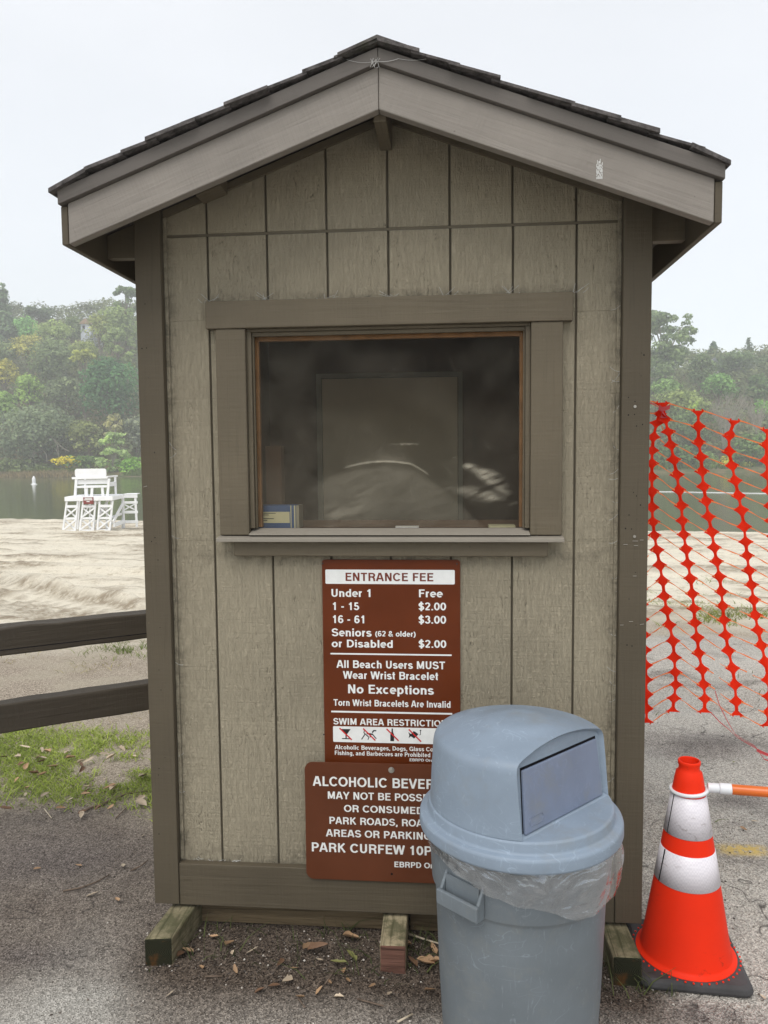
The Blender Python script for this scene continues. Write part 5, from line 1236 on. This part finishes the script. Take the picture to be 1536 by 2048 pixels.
G_OAK = (0.075, 0.088, 0.045); G_GREY = (0.080, 0.092, 0.052); G_OLIVE = (0.125, 0.125, 0.045); G_LIGHT = (0.115, 0.165, 0.05); G_DARK = (0.040, 0.078, 0.038); G_GOLD = (0.22, 0.17, 0.045); G_YEL = (0.15, 0.145, 0.048); G_PALE = (0.19, 0.21, 0.10); G_TAN = (0.21, 0.17, 0.105)
T_ = tree
T_(6, 562, 690, 72, 170, 'conifer', (0.060, 0.080, 0.050), 'tall dark conifer at the left end of the skyline', 1.3)
T_(79, 611, 650, 64, 180, 'umbrella', (0.050, 0.060, 0.042), 'dark flat topped umbrella pine on the left skyline', 1.6)
T_(54, 634, 682, 50, 170, 'round', (0.10, 0.17, 0.065), 'bright green round tree below the umbrella pine')
T_(108, 640, 690, 70, 160, 'round', (0.125, 0.14, 0.062), 'broad pale olive tree on the left skyline beside the umbrella pine')
T_(146, 631, 690, 46, 172, 'round', G_OAK, 'dark oak on the skyline just left of the tan roofed house')
T_(252, 572, 648, 72, 165, 'airy', (0.075, 0.095, 0.05), 'airy tall tree against the left roof eave of the booth', 1.5)
T_(240, 618, 690, 90, 162, 'round', (0.10, 0.115, 0.05), 'greyish green tree under the tall airy tree by the booth')
T_(198, 626, 682, 62, 160, 'round', G_OLIVE, 'olive yellow tree on the skyline right of the tan roofed house')
T_(57, 671, 722, 66, 152, 'round', (0.20, 0.165, 0.06), 'golden tan dome shaped tree high on the left slope')
T_(6, 680, 735, 54, 150, 'round', G_GREY, 'grey green tree below the tall conifer at the left edge')
T_(104, 678, 770, 100, 146, 'round', G_GREY, 'large grey green oak in the middle of the left slope')
T_(168, 682, 735, 60, 149, 'round', (0.12, 0.125, 0.055), 'pale olive tree behind the yellow green pine')
T_(166, 699, 745, 52, 141, 'umbrella', G_YEL, 'yellow green flat pine on bare trunks above the dark green tree', 1.5)
T_(236, 660, 745, 80, 150, 'airy', (0.115, 0.13, 0.062), 'pale feathery tall tree above the dark green tree', 1.5)
T_(8, 720, 775, 66, 140, 'round', (0.19, 0.155, 0.045), 'golden yellow flowering tree at the left edge')
T_(60, 746, 822, 62, 136, 'round', (0.105, 0.135, 0.045), 'bright yellow green upright tree left of the grey oaks')
T_(6, 782, 862, 60, 132, 'round', (0.105, 0.14, 0.045), 'lime green bushy tree low at the left edge')
T_(124, 755, 830, 90, 138, 'round', (0.09, 0.098, 0.06), 'grey olive oak between the upright tree and the dark green tree')
T_(224, 722, 850, 122, 133, 'round', G_DARK, 'large dense dark green tree beside the left side of the booth', 1.5)
t18 = T_(66, 812, 925, 156, 126, 'round', (0.085, 0.095, 0.065), 'wide grey green oak with crooked pale limbs over the left shore', 1.25, 'pale_bark')
T_(172, 842, 915, 72, 127, 'round', (0.12, 0.12, 0.055), 'small olive oak between the wide oak and the feathery shore tree')
T_(228, 828, 880, 48, 128, 'airy', G_TAN, 'tan bare twiggy tree behind the feathery shore tree', 1.0, 'pale_bark')
T_(226, 868, 953, 98, 120.5, 'layered', (0.15, 0.175, 0.085), 'feathery pale green tree with layered branches at the shore', 0.8, 'pale_bark')
T_(274, 828, 905, 56, 130, 'round', (0.105, 0.105, 0.085), 'grey tree against the booth behind the feathery shore tree')
T_(132, 912, 933, 58, 121.5, 'bush', (0.42, 0.32, 0.02), 'yellow flowering bush behind the lifeguard chair', 1.0, cat='bush', limbs=False)
T_(170, 912, 938, 90, 122.5, 'bush', (0.06, 0.085, 0.03), 'dark green bush behind the yellow flowering bush', 1.0, cat='bush', limbs=False)
T_(264, 915, 951, 56, 121, 'bush', (0.12, 0.19, 0.04), 'fresh green bush at the shore beside the booth', 1.2, cat='bush', limbs=False)
T_(40, 918, 948, 130, 122, 'bush', (0.065, 0.075, 0.035), 'dark low thicket under the wide oak', 0.9, cat='bush', limbs=False)
# right of the booth
T_(1328, 622, 775, 124, 152, 'eucalyptus', (0.085, 0.10, 0.062), 'tall airy eucalyptus with pale trunks beside the booth', 2.6, 'pale_bark')
T_(1426, 681, 724, 34, 190, 'conifer', (0.045, 0.065, 0.048), 'tiered conifer on the right skyline above the grey roofed house', 1.6)
T_(1497, 674, 722, 32, 190, 'conifer', (0.05, 0.07, 0.05), 'thin spired conifer on the skyline at the far right', 1.6)
T_(1470, 705, 765, 92, 170, 'round', (0.062, 0.078, 0.045), 'dark rounded oak on the right skyline below the spired conifer')
T_(1400, 709, 780, 58, 162, 'round', (0.07, 0.085, 0.045), 'oak left of the grey roofed house on the right hill')
T_(1534, 712, 760, 48, 175, 'round', (0.06, 0.075, 0.045), 'dark tree on the skyline at the right edge')
T_(1438, 749, 800, 70, 145, 'round', (0.08, 0.125, 0.05), 'fresh green tree in the middle of the right slope')
T_(1518, 748, 810, 66, 150, 'round', (0.06, 0.08, 0.04), 'dark layered tree at the right edge below the skyline')
T_(1330, 755, 800, 60, 146, 'round', (0.10, 0.135, 0.055), 'light green tree at the foot of the eucalyptus')
T_(1362, 780, 838, 124, 138, 'round', (0.105, 0.115, 0.05), 'broad olive tree behind the top of the orange net')
T_(1390, 804, 835, 34, 131, 'round', (0.14, 0.165, 0.05), 'small yellow green round tree left of the bare shrubs')
T_(1527, 798, 845, 40, 134, 'round', (0.09, 0.16, 0.045), 'green tree at the right edge beside the bare shrubs')
T_(1378, 822, 908, 110, 128, 'round', (0.065, 0.082, 0.04), 'dark green oak behind the orange net')
T_(1500, 866, 930, 84, 123.5, 'round', (0.075, 0.105, 0.04), 'green bushy tree at the right shore below the bare shrubs')
T_(1452, 913, 942, 30, 120.5, 'bush', (0.30, 0.27, 0.03), 'small yellow bush at the right shore', 1.2, cat='bush', limbs=False)
T_(1496, 926, 948, 30, 120.3, 'bush', (0.26, 0.25, 0.035), 'yellow green bush right of the small yellow bush', 1.2, cat='bush', limbs=False)
T_(1345, 885, 947, 96, 121.5, 'bush', (0.055, 0.08, 0.032), 'dark thicket at the shore beside the booth', 1.0, cat='bush', limbs=False)
T_(1405, 905, 947, 60, 121.5, 'bush', (0.085, 0.11, 0.045), 'grey green bush at the shore behind the orange net', 1.0, cat='bush', limbs=False)
T_(1535, 912, 950, 50, 121.5, 'bush', (0.075, 0.11, 0.04), 'green bush at the shore at the right edge', 1.0, cat='bush', limbs=False)
def bare_shrub(px, y0, y1, wpx, Y, label, n=230):
    p = at_y(px, y1, Y); k = (p - CC).dot(CF) / F_PX; h = (y1 - y0) * k; w = wpx * k; zb = float(terrain(np.array(p.x), np.array(Y)))
    root = empty('bare_shrub', (p.x, Y, zb), label, 'shrub', 'bare shrubs on the right bank'); b = MB(); rs = random.Random(int(px))
    zb = p.z
    for i in range(n // 6):
        a0 = Vector((p.x + rs.uniform(-.12, .12) * w, Y + rs.uniform(-.5, .5), zb - 1)); e = Vector((p.x + rs.uniform(-.5, .5) * w, Y + rs.uniform(-1, 1), zb + h * rs.uniform(.55, 1.0)))
        m_ = a0.lerp(e, .5) + Vector((-(e.x - a0.x) * .18, 0, .05 * h)); b.tube([a0, m_, e], [.07, .05, .02], 4)
        for j in range(5):
            s0 = m_.lerp(e, rs.uniform(0, .9)); q = s0 + Vector((rs.uniform(-.14, .14) * w, rs.uniform(-.4, .4), rs.uniform(.05, .24) * h)); b.tube([s0, q], [.03, .012], 4)
    b.build('branches', M['pale_bark'], root)
bare_shrub(1455, 787, 885, 84, 126, 'pale leafless shrub with many upright twigs behind the orange net')
bare_shrub(1512, 795, 875, 60, 127, 'pale leafless shrub near the right edge beside the larger one', 160)
def crooked_limbs():
    b = MB(); k = lambda zx, zy, Y=124.0: at_y(zx / 5.12, 560 + zy / 5.12, Y)
    for pts, r in (([(300, 1850), (420, 1700), (520, 1600), (590, 1690), (600, 1800)], 0.11), ([(520, 1600), (580, 1660), (640, 1720), (710, 1755)], .09), ([(590, 1690), (575, 1740), (605, 1810)], .06), ([(480, 1860), (475, 1790), (440, 1740), (380, 1700)], .09), ([(520, 1600), (480, 1540), (470, 1480)], .07)):
        b.tube([k(*q) for q in pts], [r * (1 - .12 * i) for i in range(len(pts))], 6)
    o = b.build('crooked_limbs', M['pale_bark'], t18)
crooked_limbs()
def woodland():
    cs, rd = [], []; rs = np.random.RandomState(9)
    for Y in np.arange(124, 206, 5.0):
        step = 5.2
        for x in np.arange(-125, 95, step):
            X = x + rs.uniform(-2, 2); yy = Y + rs.uniform(-2, 2)
            left = X < -38; right = X > 24; z = float(terrain(np.array(X), np.array(yy))); r = rs.uniform(2.3, 3.6); hh = rs.uniform(1.5, 3.2) if (left or right) else rs.uniform(3, 6)
            if z > 0: cs.append((X, yy, z + hh)); rd.append((r, r, r * .85))
    V, Q, t = leaf_quads(np.array(cs), np.array(rd), 130000, 0.48, 0.2)
    o = fast_mesh('woodland', V, Q, M['leaf'], t); o.color = (0.19, 0.225, 0.12, 1); tag(o, kind='stuff')
    o['label'] = 'dense mixed woodland covering the far hillside'; o['category'] = 'woodland'
woodland()
def houses():
    for (px, y0, ym, y1, wpx, Y, rc, wc, lab) in ((171, 637, 648, 672, 22, 171, (0.30, 0.20, 0.13), (0.55, 0.58, 0.65), 'small house with a tan gabled roof high on the left hill'), (1429, 716, 724, 738, 20, 178, (0.16, 0.17, 0.19), (0.62, 0.62, 0.64), 'small grey roofed house high on the right hill')):
        a = at_y(px - wpx / 2, y1, Y); c = at_y(px + wpx / 2, y0, Y); zm = at_y(px, ym, Y).z; cx = (a.x + c.x) / 2; hw = (c.x - a.x) / 2
        root = empty('house', (cx, Y, a.z), lab, 'house', 'houses on the far hills'); b = MB(); b.box(cx - hw * .85, cx + hw * .85, Y, Y + 6, a.z - 3, zm); b.build('wall', simple('house_wall', (*wc, 1)), root)
        b = MB(); b.prism([(cx - hw, zm), (cx + hw, zm), (cx + hw * .1, c.z), (cx - hw * .1, c.z)] if px > 500 else [(cx - hw, zm), (cx + hw, zm), (cx, c.z)], Y - .4, Y + 6.4); b.build('roof', simple('house_roof', (*rc, 1)), root)
        b = MB(); zc = (a.z + zm) / 2 + .6; b.box(cx - hw * .5, cx - hw * .1, Y - .05, Y - .002, zc - .4, zc + .4); b.build('window', M['void'], root)
houses()

# ------------------------------------------------------------------ grass, reeds, litter
def blades(name, x, y, L, col, label, cat, bend=0.5, wd=0.0022, colvar=1.0):
    x = np.asarray(x); y = np.asarray(y); n = len(x); z = terrain(x, y) - 0.002
    a = NR.rand(n) * 6.283; l = L * (0.5 + NR.rand(n)); b = bend * (0.3 + NR.rand(n)); a2 = NR.rand(n) * 6.283
    w = np.stack([np.cos(a2), np.sin(a2), 0 * a2], 1) * (wd * (0.7 + NR.rand(n)))[:, None]
    p = np.stack([x, y, z], 1); d = np.stack([np.cos(a) * b, np.sin(a) * b, np.ones(n)], 1); d2 = np.stack([np.cos(a) * b * 2.6, np.sin(a) * b * 2.6, np.ones(n) * 0.75], 1)
    m = p + d * (l * .5)[:, None]; t = m + d2 * (l * .5)[:, None]
    V = np.stack([p - w, p + w, m + w * .8, m - w * .8, t + w * .15, t - w * .15], 1).reshape(-1, 3)
    i = np.arange(n) * 6; Q = np.concatenate([np.stack([i, i + 1, i + 2, i + 3], 1), np.stack([i + 3, i + 2, i + 4, i + 5], 1)])
    tint = np.clip(0.5 + colvar * 0.7 * (NR.rand(n) - .5) + 0.5 * (fbm(x * 2.5, y * 2.5) - .5), 0, 1)
    o = fast_mesh(name, V, Q, M['grass'], np.concatenate([tint, tint])); o.color = (*col, 1); tag(o, label, cat, kind='stuff'); return o
def scatter(n, x0, x1, y0, y1, dens):
    x = NR.uniform(x0, x1, n); y = NR.uniform(y0, y1, n); k = NR.rand(n) < dens(x, y); return x[k], y[k]
def grass():
    def dl(x, y):
        c = 1.38 + (fbm(x * 1.2 + 3, x * 0 + 1) - .5) * 0.5 - 0.10 * (x + 2); f = fbm(x * 5, y * 5 + 9, 4)
        return sstep(0.60, 0.28, np.abs(y - c)) * sstep(0.22, 0.46, f) * 1.0
    x, y = scatter(64000, -4.5, -0.78, 0.7, 2.2, dl); blades('grass', x, y, 0.026, (0.35, 0.43, 0.11), 'bright green grass strip on the ground left of the booth', 'grass', 0.9)
    g = lambda cx, cy, rx, ry: (lambda x, y: np.exp(-((x - cx) / rx) ** 2 - ((y - cy) / ry) ** 2) * sstep(0.38, 0.5, fbm(x * 6, y * 6)))
    x, y = scatter(9000, -3.6, -1.8, 3.2, 4.6, g(-2.62, 3.86, .28, .22)); blades('grass', x, y, 0.045, (0.17, 0.22, 0.06), 'small grass tuft on the sand between the two fence rails', 'grass', 0.9)
    x, y = scatter(16000, -5, -1.0, 2.0, 4.4, lambda x, y: 0.22 * sstep(0.45, 0.62, fbm(x * 2.2 + 7, y * 2.2))); blades('dry_grass', x, y, 0.03, (0.36, 0.32, 0.14), 'thin straw coloured grass on the sandy ground behind the fence', 'grass', 1.3, 0.0018)
    x, y = scatter(42000, 1.0, 6.5, 3.8, 9.5, lambda x, y: sstep(0.50, 0.62, fbm(x * 1.3 + 2, y * 1.0 + 4)) * np.exp(-((y - 5.6 - .1 * x) / 1.7) ** 2)); blades('grass', x, y, 0.055, (0.25, 0.28, 0.09), 'patchy pale green grass between the asphalt and the sand on the right', 'grass', 0.9, 0.004)
    x, y = scatter(2600, -0.85, 0.9, -0.26, 0.03, lambda x, y: 0.06 + 0.6 * (np.exp(-((x + .22) / .05) ** 2 - ((y + .0) / .05) ** 2) + np.exp(-((x - .10) / .06) ** 2 - ((y + .06) / .08) ** 2) + np.exp(-((x - .80) / .05) ** 2 - ((y + .2) / .05) ** 2))); blades('weeds', x, y, 0.05, (0.10, 0.12, 0.05), 'thin weeds sprouting by the skids under the booth', 'weeds', 0.8, 0.0016)
    x, y = scatter(700, 1.0, 3.2, 0.2, 3.6, lambda x, y: sstep(0.60, 0.68, fbm(x * 2.1 + 11, y * 2.1))); blades('weeds', x, y, 0.03, (0.15, 0.19, 0.06), 'tiny weeds in the asphalt on the right', 'weeds', 1.0)
    # far bank
    x = NR.uniform(-82, -56, 5200); y = NR.uniform(116.8, 118.6, 5200); k = (x < -62) | (NR.rand(5200) < .35); blades('reeds', x[k], y[k], 0.75, (0.36, 0.29, 0.16), 'tan reeds along the far shore on the left', 'reeds', 0.25, 0.05)
    x = NR.uniform(-90, 60, 26000); y = NR.uniform(118, 123, 26000); f = fbm(x * .15, y * .3) ; k = f > .42; blades('bank_grass', x[k], y[k], 0.5, (0.14, 0.21, 0.045), 'green grass along the far bank of the lake', 'grass', 0.5, 0.07)
grass()
def leaf_mesh(seed, L):
    rs = random.Random(seed); b = MB(); K = 8; vs = []; cu = rs.uniform(.3, .9); cw = rs.uniform(.3, 1.7); wv = rs.uniform(.26, .58)
    for k in range(K + 1):
        t = k / K; w = L * wv * (math.sin(math.pi * min(1, t ** .8)) ** .8) * (1 + .22 * rs.uniform(-1, 1)) + L * .012; z = L * (.05 + cu * .5 * (t - .5) ** 2)
        for s_ in (-1, -.5, 0, .5, 1): vs.append((L * (t - .5), s_ * w * .5 + L * .05 * math.sin(3 * t), z + abs(s_) * w * .5 * cw * .7))
    fs = [(5 * k + i, 5 * k + i + 1, 5 * k + i + 6, 5 * k + i + 5) for k in range(K) for i in range(4)]
    b.add(vs, fs); return b
def litter():
    def mleaf(nm, col):
        s = NT(nm, 0.6, 0.3); f = s.noise(90, None, 4); oi = s.n('ShaderNodeObjectInfo')
        c = s.mix(s.ramp(f, (0.35, 0), (0.7, 1)), sc(col, .6), sc(col, 1.15)); return s.fin(s.mix(1.0, c, s.ramp(oi.outputs['Random'], (0, .7), (1, 1.25)), 'MULTIPLY'))
    mats = {'tan': mleaf('tan_dry_leaf', (0.42, 0.27, 0.155, 1)), 'pale': mleaf('pale_dry_leaf', (0.56, 0.46, 0.34, 1)), 'brown': mleaf('brown_dry_leaf', (0.21, 0.12, 0.07, 1)), 'green': mleaf('olive_green_leaf', (0.27, 0.27, 0.09, 1))}
    proto = {}
    def place(kind, u, v, L, grp, lab, tilt=0.35):
        key = (kind, NR.randint(6))
        if key not in proto:
            o = leaf_mesh(key[1] * 7 + len(kind), 1.0).build('fallen_leaf', mats[kind], None, smooth=True); proto[key] = o.data; bpy.data.objects.remove(o)
        o = bpy.data.objects.new('fallen_leaf', proto[key]); COL.objects.link(o)
        p = at_z(u, v, 0.004); o.location = (p.x, p.y, 0.004 + L * .10 + (0.014 if 'grass' in grp else 0)); o.scale = (L, L * NR.uniform(.8, 1.1), L * NR.uniform(.6, 1.2))
        o.rotation_euler = (NR.uniform(-tilt, tilt), NR.uniform(-tilt, tilt), NR.uniform(0, 6.28)); tag(o, lab, 'leaf', grp)
    G1 = 'fallen leaves on the soil before the booth'
    lab = {'tan': 'curled tan dry leaf on the dark soil before the booth', 'pale': 'pale dry leaf on the dark soil before the booth', 'brown': 'dark brown dry leaf on the soil before the booth', 'green': 'olive green fallen leaf on the soil left of the middle skid'}
    for kd, u, v, L in (('tan', 460, 1893, .05), ('pale', 466, 1909, .04), ('pale', 505, 1905, .045), ('tan', 472, 1940, .035), ('tan', 428, 1875, .035), ('pale', 574, 1966, .04), ('green', 677, 1928, .055), ('green', 702, 1916, .05), ('tan', 850, 1931, .06), ('tan', 867, 1928, .05), ('tan', 697, 1963, .035), ('tan', 616, 1898, .05), ('brown', 636, 1902, .07), ('tan', 639, 1984, .035), ('pale', 678, 1998, .035), ('tan', 744, 1975, .03), ('tan', 588, 1939, .03), ('pale', 639, 1921, .025), ('tan', 401, 1940, .04), ('tan', 702, 1880, .06), ('green', 838, 1848, .05), ('pale', 822, 1855, .05), ('pale', 858, 1853, .05), ('tan', 812, 1895, .04), ('brown', 560, 1930, .04), ('tan', 690, 1945, .03), ('tan', 860, 1985, .04), ('brown', 548, 1975, .04), ('pale', 780, 1990, .03), ('tan', 375, 1905, .04), ('brown', 360, 1915, .05), ('tan', 600, 1998, .04), ('brown', 520, 1985, .035), ('tan', 660, 1965, .025), ('tan', 868, 1900, .045), ('brown', 825, 1930, .05)):
        place(kd, u, v, L * 1.05, G1, lab[kd])
    for kd, u, v, L in (('pale', 185, 1793, .05), ('tan', 235, 1803, .04), ('pale', 246, 1734, .04), ('tan', 157, 1733, .03), ('pale', 287, 1673, .03), ('tan', 75, 1741, .035), ('pale', 340, 1990, .03)):
        place(kd, u, v, L, 'scattered leaves on the asphalt left of the booth', 'pale dry leaf lying on the gritty asphalt left of the booth' if kd == 'pale' else 'tan dry leaf lying on the gritty asphalt left of the booth')
    for i in range(46):
        u = NR.uniform(0, 292); v = NR.uniform(1500, 1640); kd = ('pale', 'tan', 'pale', 'brown')[i % 4]
        place(kd, u, v, NR.uniform(.035, .07), 'dry leaves in the grass strip', {'pale': 'pale dry leaf lying in the grass strip left of the booth', 'tan': 'tan dry leaf lying in the grass strip left of the booth', 'brown': 'brown dry leaf lying in the grass strip left of the booth'}[kd])
    for kd, u, v in (('pale', 1510, 1645), ('tan', 1487, 1660), ('pale', 1525, 1998), ('green', 1468, 1527)): place(kd, u, v, .035, 'scattered leaves on the asphalt right of the booth', {'pale': 'pale leaf on the grey asphalt right of the cone', 'tan': 'tan leaf on the grey asphalt right of the cone', 'green': 'green leaf scrap on the grey asphalt behind the cone'}[kd])
    tw = simple('grey_brown_twig', (0.14, 0.105, 0.08, 1), 0.85, 0.1, 60, 0.3); tw2 = simple('bleached_stick', (0.52, 0.45, 0.34, 1), 0.8, 0.1, 60, 0.15)
    for pts, r, m, lb in (([(126, 1782), (160, 1776), (192, 1764), (220, 1749)], .0035, tw, 'curved dark twig on the asphalt left of the booth'), ([(261, 1741), (280, 1733), (296, 1720)], .003, tw, 'short dark twig beside the left corner of the booth'), ([(168, 1621), (205, 1607), (255, 1587), (300, 1582)], .006, tw, 'long grey stick at the lower edge of the grass strip'), ([(232, 1636), (252, 1616)], .003, tw, 'thin twig under the long grey stick'), ([(88, 1617), (103, 1636)], .0025, tw2, 'thin pale twig on the soil at the left edge'), ([(410, 1953), (445, 1952)], .003, tw, 'short twig on the dark soil between left and middle skids'), ([(812, 1866), (850, 1879), (888, 1890)], .004, tw2, 'bleached pale stick beside the trash can under the booth'), ([(650, 1968), (672, 1938)], .0025, tw, 'short dark twig left of the middle skid'), ([(715, 1998), (745, 2006), (768, 2012)], .003, tw, 'dark twig before the middle skid'), ([(795, 2044), (825, 2028)], .0035, tw2, 'pale twig at the lower edge beside the trash can'), ([(596, 1996), (610, 2015)], .0025, tw, 'little twig at the bottom left of the middle skid')):
        b = MB(); b.tube([at_z(u, v, 0.008) for u, v in pts], [r * (1 - .15 * k) for k in range(len(pts))], 6); tag(b.build('twig', m, None, smooth=True), lb, 'twig')
    # gravel grit
    n = 7000; x = np.concatenate([NR.uniform(-2.4, 2.2, n), NR.uniform(-.9, .9, 3500)]); y = np.concatenate([NR.uniform(-0.75, 1.2, n), NR.normal(-.12, .16, 3500)]); n = len(x)
    s = 0.0012 + 0.0042 * NR.rand(n) ** 5; z = terrain(x, y) + s * .3
    base = np.array([(1, 0, 0), (-1, 0, 0), (0, 1, 0), (0, -1, 0), (0, 0, .8), (0, 0, -.8)], float); F8 = np.array([(0, 2, 4), (2, 1, 4), (1, 3, 4), (3, 0, 4), (2, 0, 5), (1, 2, 5), (3, 1, 5), (0, 3, 5)])
    a = NR.rand(n) * 6.28; ca, sa = np.cos(a), np.sin(a); B = base[None] * (s[:, None] * (0.7 + .6 * NR.rand(n, 6)))[:, :, None]
    V = np.stack([B[..., 0] * ca[:, None] - B[..., 1] * sa[:, None] + x[:, None], B[..., 0] * sa[:, None] + B[..., 1] * ca[:, None] + y[:, None], B[..., 2] + z[:, None]], 2).reshape(-1, 3)
    Q = (F8[None] + (np.arange(n) * 6)[:, None, None]).reshape(-1, 3); t = np.repeat(np.clip(NR.rand(n) ** 2.2, 0, 1), 8)
    s_ = NT('mixed_grit', 0.85, 0.2); at = s_.n('ShaderNodeAttribute', attribute_name='tint').outputs['Fac']
    gm = s_.fin(s_.ramp(at, (0, (0.06, 0.05, 0.045, 1)), (.5, (0.24, 0.20, 0.165, 1)), (1, (0.62, 0.58, 0.52, 1))))
    tag(fast_mesh('gravel', V, Q, gm, t), 'loose gritty gravel scattered over the asphalt and soil', 'gravel', kind='stuff')
litter()

# ------------------------------------------------------------------ haze over the lake
def haze():
    m = bpy.data.materials.new('pale_haze'); m.use_nodes = True; t = m.node_tree; t.nodes.clear()
    o = t.nodes.new('ShaderNodeOutputMaterial'); v = t.nodes.new('ShaderNodeVolumePrincipled'); v.inputs['Color'].default_value = (0.97, 0.98, 1.0, 1); v.inputs['Density'].default_value = 0.0018; v.inputs['Anisotropy'].default_value = 0.2
    t.links.new(v.outputs[0], o.inputs['Volume'])
    b = MB(); b.box(-310, 310, -75, 305, -5.0, 75); h = b.build('haze', m); tag(h, kind='stuff')
haze()
